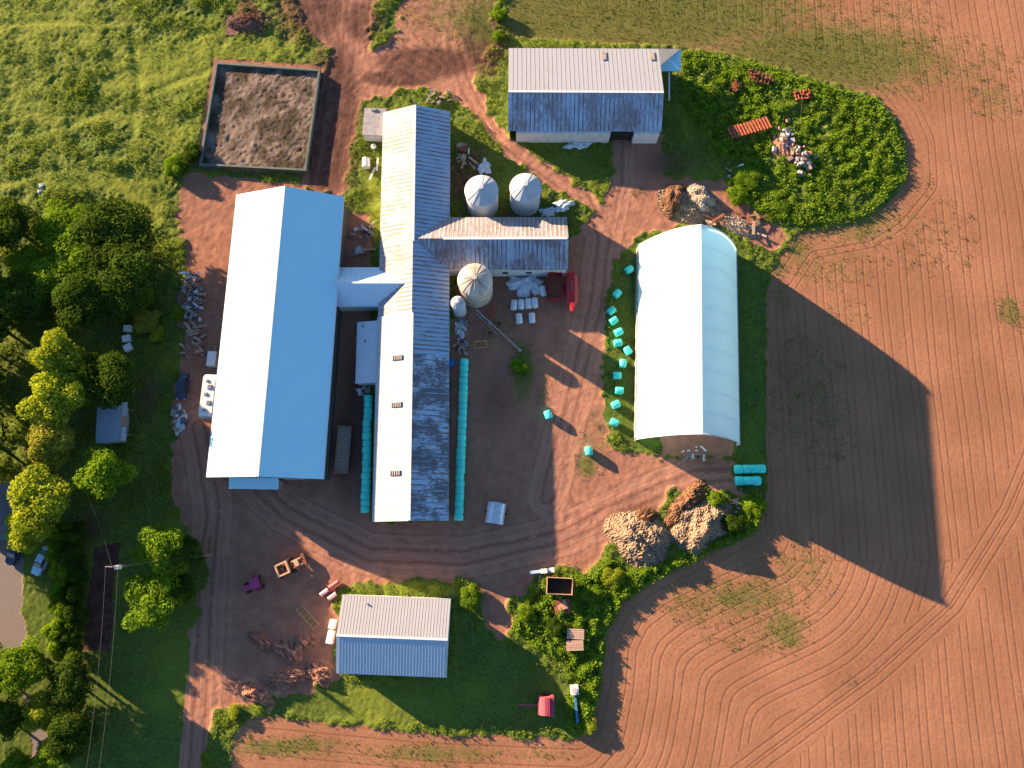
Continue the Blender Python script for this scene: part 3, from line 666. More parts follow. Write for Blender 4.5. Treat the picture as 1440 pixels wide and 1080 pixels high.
# open corner canopy on the east
y1_, y2_ = -LE/2, -LE/2-3.9
MB().add([(l5/2, y1_, 3.6), (l5/2, y2_, 3.6), (l5/2-4.2, y1_, 4.75)], [(0, 1, 2), (2, 1, 0)]).build('canopy_roof', top_n, t)
MB().slab([(l5/2-.1, y2_-.1, 3.55), (l5/2-4.0, y2_-.1, 2.9), (l5/2-4.0, y1_, 2.9), (l5/2-.1, y1_, 3.55)], .08).build('canopy_roof', white_blue, t)
for yy in (y2_+.2, ): 
    for xx in (l5/2-.4, l5/2-3.8): MB().tube((xx, yy, -.1), (xx, yy, 2.95), .12, n=8).build('post', wallG, t)
MB().tube((l5/2-4, y1_-2, 2.5), (l5/2-9, y1_-2, 1.6), .14, n=8).build('pipe', wallW, t)

# 7 small shed at the bottom
cx6, cy6, w6, l6, a6 = rect([(483, 836), (635, 842), (627, 953), (471, 947)], 3.6)
t = thing('equipment_shed', 'small gabled shed at the bottom, sunlit north slope and shaded south slope', 'shed', (cx6, cy6, 0), a6+math.pi/2)
sh_s = M('shed_shaded_sheet', (.40, .49, .57), (.37, .46, .54), rough=.5, scale=.6, st=(1, 5, 1)); sh_n = M('shed_sunlit_sheet', (.29, .31, .345), (.27, .29, .32), rough=.5, scale=.6, st=(1, 5, 1))  # one roof in two tones, sun and blue shade put into the colours
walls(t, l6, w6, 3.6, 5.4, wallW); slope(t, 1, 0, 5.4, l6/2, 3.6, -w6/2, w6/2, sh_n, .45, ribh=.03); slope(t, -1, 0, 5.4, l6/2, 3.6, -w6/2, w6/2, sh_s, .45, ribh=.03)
MB().box((0, 0, 5.44), (.3, w6, .06)).build('ridge_cap', trim, t)
MB().tube((l6/2-1.2, w6/2-4, 3.8), (l6/2-1.2, w6/2-4, 4.3), .12, n=8).build('roof_pipe', rib_dark, t)
for q in range(3): MB().box((-l6/2+.2, -w6/2+3+q*4.6, 1.6), (.1, 3.2, 3)).build('overhead_door', wallG, t)

# 8 fabric arch building
cx7, cy7, w7, l7, a7 = rect([(896, 346), (1040, 352), (1040, 625), (891, 617)], 1.2)
w7 *= .955
t = thing('fabric_arch_shed', 'white fabric covered arched storage building beside the field', 'shed', (cx7, cy7, 0), a7)
fab = bpy.data.materials.new('white_fabric'); fab.use_nodes = True; nt = fab.node_tree
b = nt.nodes['Principled BSDF']; b.inputs['Base Color'].default_value = (.66, .86, 1.0, 1); b.inputs['Roughness'].default_value = .55
tl = nd(nt, 'ShaderNodeBsdfTranslucent'); tl.inputs[0].default_value = (.55, .86, 1.0, 1); mx = nd(nt, 'ShaderNodeMixShader'); mx.inputs[0].default_value = .5
nt.links.new(b.outputs[0], mx.inputs[1]); nt.links.new(tl.outputs[0], mx.inputs[2]); nt.links.new(mx.outputs[0], nt.nodes['Material Output'].inputs[0])
ZW, ZT = 1.6, 10.4
def prof(u): return ZW+(ZT-ZW)*((1-abs(u)**2.3)*.74+(1-abs(u))*.26)
us = [-1, -.985, -.95, -.88, -.78, -.66, -.52, -.38, -.25, -.12, 0, .12, .25, .38, .52, .66, .78, .88, .95, .985, 1]
PR = [(-1.0*w7/2, 0)]+[(u*w7/2, prof(u)) for u in us]+[(w7/2, 0)]
NP = 10
for k in range(NP):
    ya = -l7/2+l7*k/NP; yb = ya+l7/NP; rows = [(ya, 1.0), (ya+.12, .9985), ((ya+yb)/2, .997), (yb-.12, .9985), (yb, 1.0)]
    vs_ = [(x*s, y, z*s) for y, s in rows for x, z in PR]; n = len(PR)
    fs_ = [(r*n+i, r*n+i+1, (r+1)*n+i+1, (r+1)*n+i) for r in range(len(rows)-1) for i in range(n-1)]
    o = MB().add(vs_, [f[::-1] for f in fs_]).build('fabric_panel', fab, t, smooth=False)
    for p_ in o.data.polygons: p_.use_smooth = True
    o.data.set_sharp_from_angle(angle=R(14)) if hasattr(o.data, 'set_sharp_from_angle') else None
for yy, nm in ((-l7/2-.02, 'end_hoop'), (l7/2+.02, 'end_hoop')):
    mb = MB()
    for i in range(len(PR)-1): mb.tube((PR[i][0], yy, PR[i][1]), (PR[i+1][0], yy, PR[i+1][1]), .12, n=6)
    mb.build(nm, trim, t)
y_e = l7/2-.4
MB().add([(x*.99, y_e, z*.99) for x, z in PR], [tuple(range(len(PR)))]).build('end_wall', fab, t)
mb = MB()
for k in range(1, 10):
    yy = -l7/2+l7*k/10
    for i in range(len(PR)-1): mb.tube((PR[i][0]*.975, yy, PR[i][1]*.975), (PR[i+1][0]*.975, yy, PR[i+1][1]*.975), .07, n=5)
mb.build('inner_hoop', trim, t)
MB().box((w7/2+.1, 0, .5), (.3, l7-.4, 1.4)).box((-w7/2-.1, 0, .5), (.3, l7-.4, 1.4)).build('base_wall', wallC, t)

# 9 shed in the trees
cx8, cy8, w8, l8, a8 = rect([(136, 575), (172, 566), (166, 624), (134, 620)], 2.8)
t = thing('tree_shed', 'small grey tin roofed shed among the trees west of the long barn', 'shed', (cx8, cy8, 0), a8)
MB().box((0, 0, 1.2), (w8-.3, l8-.3, 2.8)).build('wall', wallG, t)
MB().slab([(-w8/2, -l8/2, 2.7), (w8/2, -l8/2, 2.9), (w8/2, l8/2, 2.9), (-w8/2, l8/2, 2.7)], .08).build('roof', rusty('tin_roof', (.34, .42, .52), (.5, .5, .45), (.5, .6)), t)
for px_, py_ in ((175, 575), (173, 610)):
    p = W(px_, py_, 2.5); q = Vector((p.x-cx8, p.y-cy8, 0)); q.rotate(__import__('mathutils').Euler((0, 0, -a8)))
    o = MB().box((q.x, q.y, 2.5), (.9, 2.2, .08)).build('porch_roof', grey_sheet, t); MB().tube((q.x+.3, q.y, -.1), (q.x+.3, q.y, 2.45), .06).build('post', wallG, t)
# house at left edge
p = W(-18, 722, 4)
t = thing('house', 'corner of a grey roofed house at the left edge', 'house', (p.x, p.y, 0), R(8))
MB().box((0, 0, 1.6), (6, 8, 3.4)).build('wall', wallW, t)
rfm = M('grey_shingle', (.22, .22, .25), (.17, .17, .19), rough=.9, bump=.02)
MB().slab([(0, -4.4, 5.2), (3.4, -4.4, 3.3), (3.4, 4.4, 3.3), (0, 4.4, 5.2)], .12).build('roof_slope', rfm, t); MB().slab([(0, -4.4, 5.2), (-3.4, -4.4, 3.3), (-3.4, 4.4, 3.3), (0, 4.4, 5.2)], .12).build('roof_slope', rfm, t)

# silos
galv = rusty('galvanised_steel', (.52, .57, .62), (.36, .28, .22), (.52, .7), st=(1, 1, 1), scale=1.2, rough=.45)
galv_old = rusty('weathered_steel', (.58, .55, .50), (.34, .22, .14), (.45, .62), scale=1.5, rough=.5)
def silo(px, py, r, he, hc, mat, label, dome=False):
    p = W(px, py, he)
    t = thing('grain_silo', label, 'silo', (p.x, p.y, 0), random.uniform(0, 1), 'silos around the barn wing')
    MB().lathe([(r, -.2)]+[(r*(1.0 if k % 2 else .985), he*k/16) for k in range(17)], 32).build('wall', mat, t)
    n = 32
    if dome: pr = [(r*1.03*math.cos(q), he+hc*math.sin(q)) for q in [i*math.pi/2/7 for i in range(8)]]; pr[-1] = (.02, he+hc)
    else: pr = [(r*1.04, he-.05), (r*1.04, he), (r*.6, he+hc*.42), (r*.16, he+hc*.86), (.02, he+hc*.9)]
    rf = MB().lathe(pr, n).build('roof', mat, t)
    rb = MB()
    for k in range(16):
        u = k*math.pi/8
        for (ra, za), (rb_, zb) in zip(pr[:-1], pr[1:]): 
            if ra-rb_ > .01: rb.tube((ra*math.cos(u), ra*math.sin(u), za+.02), (rb_*math.cos(u), rb_*math.sin(u), zb+.02), .045, n=4, caps=False)
    rb.build('roof_rib', mat, rf, kind='stuff')
    MB().tube((0, 0, he+hc*.86), (0, 0, he+hc+.12), .38 if r > 2 else .22, n=12).build('roof_cap', mat, t)
    ld = MB()
    for s in (-.2, .2): ld.tube((r+.12, s, .2), (r+.12, s, he), .025, n=4)
    for k in range(int(he/.4)): ld.tube((r+.12, -.2, .4+k*.4), (r+.12, .2, .4+k*.4), .02, n=4)
    ld.build('ladder', wallG, t)
    return t
silo(677, 268, 2.75, 5.8, 1.3, galv, 'grey grain silo nearest the central barn north of the wing')
silo(739, 264, 2.6, 5.8, 1.3, galv, 'grey grain silo further east, north of the wing, with a roof hatch')
silo(668, 394, 2.8, 6.0, 1.3, galv_old, 'weathered cream domed silo south of the wing', True)
silo(644, 426, 1.15, 4.6, .6, galv, 'narrow small feed bin between central barn and weathered silo', True)

# concrete pit
pit = [W(305, 89, .9), W(449, 99, .9), W(429, 239, .9), W(281, 231, .9)]
cen = sum(pit, Vector((0, 0, 0)))/4
t = thing('manure_pit', 'square concrete walled manure pit with crusted brown surface', 'manure pit', (cen.x, cen.y, 0))
ccm = M('mossy_concrete', (.14, .17, .15), (.09, .12, .10), rough=.9)
for i in range(4):
    A_, B2 = pit[i], pit[(i+1) % 4]; m_ = (A_+B2)/2; dv = B2-A_
    MB().box((m_.x-cen.x, m_.y-cen.y, .35), (dv.length+(.35 if i % 2 else -.36), .35, 1.3), rz=math.atan2(dv.y, dv.x)).build('wall', ccm, t)
nn = 60; G0 = np.zeros((nn, nn, 3)); rr = np.random.default_rng(3)
for i in range(nn):
    for j in range(nn):
        u, v = i/(nn-1), j/(nn-1)
        q = pit[3]*(1-u)*(1-v)+pit[2]*u*(1-v)+pit[1]*u*v+pit[0]*(1-u)*v
        s = Vector((q.x-cen.x, q.y-cen.y))*.985
        G0[i, j] = (s.x, s.y, .48+.05*rr.standard_normal())
I, J = np.mgrid[0:nn-1, 0:nn-1]; F = np.stack([I*nn+J, (I+1)*nn+J, (I+1)*nn+J+1, I*nn+J+1], -1).reshape(-1, 4)
crust = M('manure_crust', (.20, .15, .12), (.05, .036, .022), rough=.95, scale=.28, bump=.05, bscale=3, thr=(.38, .6))
npmesh('manure_surface', G0.reshape(-1, 3), F, crust, t, smooth=True)

# ------------------------------------------------------------ heaps
def heap(name, label, cat, px, py, rx, ry, hh, mat, seed, rz=0.0, rough=.3, group=None):
    p = G(px, py); k = .122; n = 64; r = np.random.default_rng(seed)
    a_, b_ = rx*k, ry*k; V = []
    ph = r.uniform(0, 6.28, 6)
    ks = r.standard_normal((24, 2))*4.5; kp = r.uniform(0, 6.28, 24); kc = r.uniform(.3, 1, 24)
    for i in range(n):
        for j in range(n):
            u, v = i/(n-1)*2-1, j/(n-1)*2-1
            th = math.atan2(v, u); R0 = 1+.12*math.sin(2*th+ph[0])+.08*math.sin(3*th+ph[1])+.05*math.sin(5*th+ph[2])
            q = math.hypot(u, v)/R0*1.22
            base = max(0, 1-q*q)**1.15
            nz = sum(c_*math.sin((k_[0]*u+k_[1]*v)*2.2+p_) for k_, p_, c_ in zip(ks, kp, kc))/6
            z = base*hh*(1+rough*nz)+(.09*r.standard_normal() if base > 0 else -.0)
            V.append((u*a_*1.25, v*b_*1.25, z-.10 if base > .01 else -.25))
    V = np.array(V); I, J = np.mgrid[0:n-1, 0:n-1]; F = np.stack([I*n+J, (I+1)*n+J, (I+1)*n+J+1, I*n+J+1], -1).reshape(-1, 4)
    o = npmesh(name, V, F, mat); o.location = (p.x, p.y, p.z); o.rotation_euler.z = rz
    return tag(o, label, cat, group)
straw = M('strawy_manure', (.29, .215, .145), (.13, .09, .06), rough=.95, scale=2.6, bump=.10, bscale=7)
brownm = M('brown_manure', (.19, .10, .05), (.10, .05, .03), rough=.95, scale=1.2, bump=.1, bscale=3)
pale = M('pale_rubble', (.40, .33, .27), (.24, .19, .15), rough=.95, scale=1.8, bump=.1, bscale=3)
redsoil = M('loose_red_soil', (.42, .22, .15), (.28, .14, .10), rough=.95, scale=1.0, bump=.1, bscale=2)
heap('manure_heap', 'large pale lumpy manure heap, the western of two by the field bend', 'manure heap', 900, 758, 42, 38, 2.3, straw, 1, 0, .5)
heap('manure_heap', 'pale manure heap with bushes on its back, east of the other one', 'manure heap', 985, 738, 42, 36, 2.1, straw, 2, .5, .5)
heap('manure_heap', 'dark brown fresh manure strip on the north side of the eastern heap', 'manure heap', 962, 712, 40, 17, 1.4, brownm, 3, .75)
heap('manure_heap', 'small brown manure pile on top of the western heap edge', 'manure heap', 905, 728, 22, 12, 1.3, brownm, 4, .1)
heap('soil_heap', 'wide low brown mound carrying the golden and the pale heap', 'heap', 968, 290, 44, 34, .9, straw, 8, -.1)
heap('soil_heap', 'golden brown heap south of the machine shed, left of the pale one', 'heap', 946, 282, 19, 26, 1.7, brownm, 5, -.2)
heap('soil_heap', 'pale crumbly heap next to the golden brown one near the machine shed', 'heap', 984, 281, 22, 26, 1.6, pale, 6)
heap('soil_heap', 'low brushy heap between the pale heap and the arched building', 'heap', 1035, 316, 46, 14, .8, pale, 7, -.35)
for i, (x, y, rx, ry, hh, rz, lb) in enumerate(((368, 902, 20, 10, .8, -.6, 'small ridge of red soil at the northwest of the dug yard corner'), (405, 915, 26, 14, 1.0, -.4, 'red soil mound in the dug yard corner'), (425, 905, 20, 14, 1.0, .3, 'red soil mound with pale top nearest the small shed'),
                         (450, 945, 24, 14, .9, -.5, 'red soil mound by the small shed southwest corner'), (360, 975, 22, 12, 1.0, -.4, 'red soil mound beside the lane end'), (405, 955, 30, 14, .7, .1, 'long low red soil mound in the yard corner'))):
    heap('soil_heap', lb, 'soil heap', x, y, rx, ry, hh, redsoil, 20+i, rz, .5)
heap('soil_heap', 'brown soil heap left of the long barn under the pallets', 'soil heap', 272, 490, 18, 16, 1.1, redsoil, 31)
heap('soil_bank', 'scrubby soil bank along the south wall of the concrete pit', 'bank', 345, 238, 70, 9, .8, M('scrub_soil', (.24, .17, .10), (.10, .10, .04), rough=.95, scale=1.5, bump=.1, bscale=3), 32, -.07)
heap('soil_heap', 'dark burnt soil patch in the grass at the top left', 'soil heap', 348, 36, 26, 14, .5, M('burnt_soil', (.12, .06, .05), (.2, .11, .09), rough=.95, bump=.08, bscale=3), 33)

# ------------------------------------------------------------ bales
mint = M('turquoise_wrap', (.07, .78, .64), (.05, .68, .56), vary=.14, rough=.28, scale=3, bump=.02, bscale=5, spec=.5)
whitew = M('white_wrap', (.68, .70, .72), (.55, .58, .6), rough=.35, scale=2, bump=.02, bscale=6, spec=.5)
def bale_parts(mat, r, L):
    pr = [(.02, -L/2), (r*.6, -L/2-.02), (r*.9, -L/2+.02), (r, -L/2+.12), (r*1.01, 0), (r, L/2-.12), (r*.9, L/2-.02), (r*.6, L/2+.02), (.02, L/2)]
    m = MB().lathe(pr, 20); m.v = [(z, y, x+r) for x, y, z in m.v]; return m
def strap_m(r, L):
    m = MB()
    for s in (-.25, .25): 
        k = MB().lathe([(r*1.012, L*s-.03), (r*1.02, L*s), (r*1.012, L*s+.03)], 20); k.v = [(z, y, x+r) for x, y, z in k.v]; m.add(k.v, k.f)
    return m
wrapfold = M('wrap_fold', (.08, .72, .66), rough=.3)
def make_bale(mat, fold, r, L, label, group, name='wrapped_bale'):
    t = thing(name, label, 'bale', (0, 0, 0), 0, group)
    bale_parts(mat, r, L).build('wrap', mat, t, smooth=True); strap_m(r, L).build('wrap_fold', fold, t, smooth=True); return t
proto = make_bale(mint, wrapfold, .62, 1.35, '', 'turquoise wrapped bales scattered on the grass')
SB = [(885, 379, 30, 'northernmost of the bales scattered beside the arched building, alone in shade'), (868, 413, 45, 'second scattered bale from the north, tilted, beside the arched building'), (860, 437, 40, 'bale at the track edge, third from the north in the scatter'),
 (863, 451, 35, 'bale just below the one at the track edge, fourth from the north'), (870, 467, 25, 'fifth bale from the north, in the sunlit grass gap'), (869, 482, 10, 'sixth bale from the north, lying nearly east to west'), (883, 493, -60, 'bale nearest the arched wall, steeply turned'),
 (876, 511, 80, 'bale standing end to end north to south in the scatter middle'), (868, 528, 0, 'bale lying flat east to west below the scatter middle'), (871, 549, -5, 'fourth scattered bale from the south end of the grass'), (866, 569, 25, 'second to last scattered bale near the south corner'), (864, 594, -25, 'southernmost bale on the grass beside the arched building'),
 (771, 583, -70, 'lone turquoise bale standing out in the sunlit yard'), (828, 634, -85, 'lone turquoise bale near the green patch in the yard')]
for i, (px, py, an, lb) in enumerate(SB):
    o = proto if i == 0 else copy_tree(proto); p = W(px, py, .7); o.location = (p.x, p.y, hz(p.x, p.y)-.02); o.rotation_euler.z = R(an); o['label'] = lb
rowp = None
def row(p0, p1, n, label, group, first, last, r=.62, L=1.12):
    global rowp
    a0, a1 = W(*p0, .7), W(*p1, .7); dv = a1-a0; an = math.atan2(dv.y, dv.x)
    for i in range(n):
        if rowp is None: o = rowp = make_bale(mint, wrapfold, .66, 1.12, label, group)
        else: o = copy_tree(rowp)
        q = a0+dv*((i+.5)/n); off = random.uniform(-.05, .05)
        o.location = (q.x+off, q.y, hz(q.x, q.y)-.03); o.rotation_euler.z = an+random.uniform(-.03, .03); s = dv.length/n/1.12
        o.scale = (s*.99, 1.08*random.uniform(.96, 1.05), random.uniform(.97, 1.06)); o['label'] = first if i == 0 else last if i == n-1 else label; o['group'] = group
row((518, 556), (513, 721), 18, 'turquoise bale in the long row on the west side of the central barn', 'bales in the western row', 'northernmost turquoise bale of the row west of the central barn', 'southernmost turquoise bale of the row west of the central barn')
row((653, 505), (645, 732), 25, 'turquoise bale in the long row on the east side of the central barn', 'bales in the eastern row', 'northernmost turquoise bale of the row east of the central barn', 'southernmost turquoise bale of the row east of the central barn')
row((1033, 660), (1076, 659), 4, 'middle turquoise bale of the upper short row by the field', 'bales in the upper short row', 'western end bale of the upper short row by the field', 'eastern end bale of the upper short row by the field')
row((1034, 676), (1069, 676), 3, 'middle turquoise bale in the lower short row by the field', 'bales in the lower short row', 'western end bale of the lower short row by the field', 'eastern end bale of the lower short row by the field')
foldw = M('white_wrap_fold', (.7, .72, .74), rough=.4)
wb_ = make_bale(whitew, foldw, .55, 1.7, '', 'white wrapped bales by the weathered silo', 'white_bale')
for i, (px, py, an, lb) in enumerate(((723, 429, 85, 'westernmost white bale of the group of four by the silo'), (733, 428, 88, 'second white bale from the west in the group of four'), (743, 427, 92, 'third white bale from the west in the group of four'), (752, 426, 95, 'easternmost white bale of the group of four'),
                         (730, 448, 95, 'lower left white bale below the group of four'), (748, 447, 92, 'lower right white bale below the group of four'), (764, 409, 100, 'white bale beside the red tipping wagon'))):
    o = wb_ if i == 0 else copy_tree(wb_); p = W(px, py, .6); o.location = (p.x, p.y, hz(p.x, p.y)-.02); o.rotation_euler.z = R(an); o['label'] = lb

# ------------------------------------------------------------ tarpaulins and plastic
tarpm = M('white_plastic', (.62, .68, .74), (.45, .5, .56), rough=.35, scale=2, bump=.05, bscale=4)
def tarp(label, px, py, rx, ry, hh, seed, rz=0.0):
    r = np.random.default_rng(seed); p = G(px, py); k = .122; n = 26; ph = r.uniform(0, 6.28, 8); V = []; 
    for i in range(n):
        for j in range(n):
            u, v = i/(n-1)*2-1, j/(n-1)*2-1; m_ = max(abs(u), abs(v)); th = math.atan2(v, u); L = math.hypot(u, v) or 1
            s = m_/L*(1+.18*math.sin(3*th+ph[0])+.13*math.sin(5*th+ph[1])+.10*math.sin(9*th+ph[2]))
            f = 1-m_**2.5
            z = .04+hh*f*(.7+.3*math.sin(u*5+ph[3])*math.sin(v*6+ph[4]))+.05*r.random()+.08*abs(math.sin(u*9+v*7+ph[5]))
            V.append((u*s*rx*k, v*s*ry*k, z*(1 if m_ < .97 else .3)))
    V = np.array(V); I, J = np.mgrid[0:n-1, 0:n-1]; F = np.stack([I*n+J, (I+1)*n+J, (I+1)*n+J+1, I*n+J+1], -1).reshape(-1, 4)
    o = npmesh('tarpaulin', V, F, tarpm, smooth=True); o.location = p; o.rotation_euler.z = rz; tag(o, label, 'tarpaulin')
tarp('pale plastic sheet on the grass just north of the nearest silo', 681, 234, 10, 13, .3, 1)
tarp('crumpled white plastic at the northeast corner of the barn wing', 792, 290, 14, 9, .5, 2, .3)
tarp('grey crumpled plastic beside the white one at the wing corner', 772, 298, 14, 7, .4, 3, .2)
tarp('large crumpled pale tarpaulin over silage west of the red wagon', 735, 401, 21, 15, .9, 4)
tarp('smaller crumpled tarpaulin touching the large one near the white bale', 753, 403, 10, 12, .7, 5)
tarp('torn plastic lying in front of the machine shed wall', 812, 203, 18, 9, .4, 6, .1)
tarp('strip of torn plastic further along the machine shed wall', 835, 197, 12, 5, .3, 7)
tarp('pale plastic by the dark wall between barn and passage', 505, 352, 7, 6, .3, 8)
tarp('pale scrap heap of plastic against the central barn below the feed bin', 648, 462, 8, 13, .4, 9)
tarp('white plastic scrap in the meadow near the left edge, larger piece', 62, 264, 4, 4, .3, 10)
tarp('white plastic scrap in the meadow near the left edge, lower piece', 59, 272, 4, 3, .25, 11)
tarp('pale sheet among weeds on the west yard edge below the dark car', 253, 590, 8, 20, .3, 12, .1)

# ------------------------------------------------------------ vehicles and machines
redp = M('red_paint', (.42, .02, .03), (.32, .02, .03), rough=.4, scale=2); faded = M('faded_pink_red_paint', (.36, .08, .11), (.28, .06, .08), rough=.5)
rustm = M('rust', (.28, .10, .055), (.16, .06, .04), rough=.9, scale=4); rubber = M('rubber', (.02, .02, .02), rough=.9)
yellow = M('yellow_paint', (.60, .42, .05), rough=.5); ochre = M('ochre_paint', (.55, .36, .22), (.45, .28, .17), rough=.6); wood = M('weathered_wood', (.36, .27, .2), (.24, .18, .14), rough=.9, scale=4)
steel = M('bare_steel', (.40, .42, .45), rough=.45, metal=.3); bluep = M('blue_paint', (.03, .12, .45), rough=.4); purple = M('magenta_red_paint', (.40, .05, .16), rough=.4)
whitep = M('white_paint', (.7, .71, .72), (.6, .62, .64), rough=.35); paleblue = M('pale_blue_paint', (.42, .62, .82), rough=.3, spec=.5); darkblue = M('dark_blue_paint', (.02, .04, .09), rough=.3, spec=.5); redrust = M('red_rusty_steel', (.50, .12, .07), (.34, .10, .06), rough=.8, scale=3)
def wheel(parent, x, y, r, w_, rim=whitep, z=None):
    z = r if z is None else z
    m = MB().lathe([(r*.55, -w_/2), (r*.93, -w_/2), (r, -w_/2*.7), (r, w_/2*.7), (r*.93, w_/2), (r*.55, w_/2), (r*.55, -w_/2)], 18); m.v = [(a_+x, c_+y, b_+z) for a_, b_, c_ in m.v]
    o = m.build('wheel', rubber, parent); m = MB().lathe([(.02, -w_*.3), (r*.55, -w_*.3), (r*.55, w_*.3), (.02, w_*.3)], 14); m.v = [(a_+x, c_+y, b_+z) for a_, b_, c_ in m.v]; m.build('rim', rim, o)
def at_px(name, label, cat, px, py, ang, z=.5, group=None):
    p = W(px, py, z); return thing(name, label, cat, (p.x, p.y, hz(p.x, p.y)), R(ang), group)
def loft(sections, n_pts):
    v = [p for s in sections for p in s]; f = []
    for i in range(len(sections)-1):
        for j in range(n_pts): f.append((i*n_pts+j, i*n_pts+(j+1) % n_pts, (i+1)*n_pts+(j+1) % n_pts, (i+1)*n_pts+j))
    f.append(tuple(range(n_pts))[::-1]); f.append(tuple(range((len(sections)-1)*n_pts, len(sections)*n_pts))); return MB().add(v, f)
def car(label, px, py, ang, paint):
    t = at_px('parked_car', label, 'car', px, py, ang, .8)
    def sec(x, w_, z0, z1): return [(x, -w_, z0), (x, w_, z0), (x, w_*1.0, z0+(z1-z0)*.6), (x, w_*.86, z1), (x, -w_*.86, z1), (x, -w_, z0+(z1-z0)*.6)]
    loft([sec(-2.25, .68, .35, .75), sec(-2.1, .82, .28, .92), sec(-1.2, .88, .25, .98), sec(0, .9, .25, .95), sec(1.1, .88, .25, .9), sec(1.9, .8, .28, .78), sec(2.25, .62, .35, .62)], 6).build('body', paint, t, smooth=False)
    loft([sec(-1.75, .72, .9, .96), sec(-1.25, .7, .9, 1.38), sec(-.2, .72, .9, 1.45), sec(.35, .7, .9, 1.4), sec(1.05, .7, .86, .92)], 6).build('window', glassM, t)
    MB().box((-.45, 0, 1.44), (1.25, 1.12, .06)).build('roof', paint, t)
    for x in (-1.35, 1.4):
        for y in (-.82, .82): wheel(t, x, y, .32, .2)
    for y in (-.55, .55): MB().box((2.16, y, .62), (.12, .3, .12)).build('headlight', whitep, t); MB().box((-2.2, y, .75), (.08, .3, .12)).build('tail_light', redp, t)
    return t
car('pale blue parked car on the shaded grass beside the driveway', 58, 789, 248, paleblue); car('dark car parked on the driveway under the yellow green tree', 20, 775, 252, darkblue)
car('dark blue parked car on the yard edge west of the long barn', 256, 543, 268, darkblue)
# motorhome
t = at_px('caravan', 'white caravan with dark roof vents parked against the long barn', 'caravan', 292, 556, 88, 2.6)
loft([[(x, -w_, .5), (x, w_, .5), (x, w_, zt*.9), (x, w_*.88, zt), (x, -w_*.88, zt), (x, -w_, zt*.9)] for x, w_, zt in ((-3.6, 1.05, 2.4), (-3.4, 1.18, 2.7), (3.0, 1.18, 2.7), (3.5, 1.1, 2.3), (3.7, 1.0, 1.6))], 6).build('body', whitep, t)
for x, y, s in ((-2.4, .2, .5), (-1.2, -.3, .7), (.2, .3, .55), (1.4, -.2, .8), (2.4, .3, .45)): MB().box((x, y, 2.76), (s, s, .16), taper=.8).build('roof_vent', M('grey_plastic', (.18, .22, .3), rough=.4), t)
for x in (-.5, .5):
    for y in (-1.1, 1.1): wheel(t, x, y, .34, .2)
MB().tube((3.6, 0, .5), (4.7, 0, .5), .06).build('drawbar', steel, t)
for x in (-2, 0, 2): MB().box((x, 1.17, 1.7), (1, .06, .6)).build('window', glassM, t)
t = at_px('utility_trailer', 'small pale box trailer north of the white caravan', 'trailer', 299, 505, 88, 1)
MB().box((0, 0, .95), (2.6, 1.5, 1.1), taper=.95).build('box', whitep, t); MB().tube((1.3, 0, .5), (2.4, 0, .5), .05).build('drawbar', steel, t)
for y in (-.85, .85): wheel(t, 0, y, .33, .2)
def wagon(name, label, px, py, ang, L, w_, hb, mat, inside=None, deck=.9, wheels=2, load=None):
    t = at_px(name, label, 'wagon', px, py, ang, deck+hb)
    MB().box((0, 0, deck), (L, w_, .12)).build('floor', inside or mat, t)
    for s in (-1, 1):
        MB().box((0, s*(w_/2), deck+hb/2+.06), (L+.1, .08, hb)).build('side_panel', mat, t); MB().box((s*L/2, 0, deck+hb/2+.055), (.08, w_-.09, hb-.01)).build('end_panel', mat, t)
    for x in ((0,) if wheels == 1 else (-L*.3, L*.3)):
        for s in (-1, 1): wheel(t, x, s*(w_/2-.05), .45, .28)
    MB().box((0, 0, deck-.15), (L*.9, .7, .14)).build('chassis', rustm, t); MB().tube((L/2, 0, .6), (L/2+1.4, 0, .45), .06).build('drawbar', rustm, t)
    return t
wagon('tipping_wagon', 'open red tipping wagon parked at the wing wall', 781, 402, 92, 4.6, 2.3, 1.0, redp, rustm)
t = at_px('forage_boat', 'long closed red hopper wagon with a pointed nose beside the tipping wagon', 'wagon', 804, 410, 270, 1.4)
loft([[(x, -w_*.45, .6), (x, w_*.45, .6), (x, w_, 1.5), (x, w_*.45, 1.9+.0), (x, -w_*.45, 1.9), (x, -w_, 1.5)] for x, w_ in ((-3.3, .7), (-2.9, 1.05), (0, 1.1), (1.9, 1.0), (3.6, .12))], 6).build('hopper', redp, t)
MB().box((-.8, 0, 1.95), (1.6, .35, .2)).build('hatch', faded, t); MB().tube((3.2, 0, .8), (4.4, 0, .5), .08).build('drawbar', rustm, t)
for s in (-1, 1): wheel(t, -1.2, s*1.0, .5, .3)
wagon('rusty_wagon', 'open rusty box wagon with dark interior among the weeds', 787, 824, -3, 3.9, 2.4, 1.1, M('pinkish_rust', (.42, .24, .2), (.3, .16, .13), rough=.85), darkM, .9, 1)  # floor coloured near black as the shade inside the box
t = wagon('flat_wagon', 'long grey wagon in the shade between the long barn and the bale row', 482, 632, 88, 7.6, 2.1, .35, wood, wood, .9)
for k in range(12): MB().box((-3.5+k*.62, 0, .985), (.56, 1.9, .05)).build('plank', wood, t)
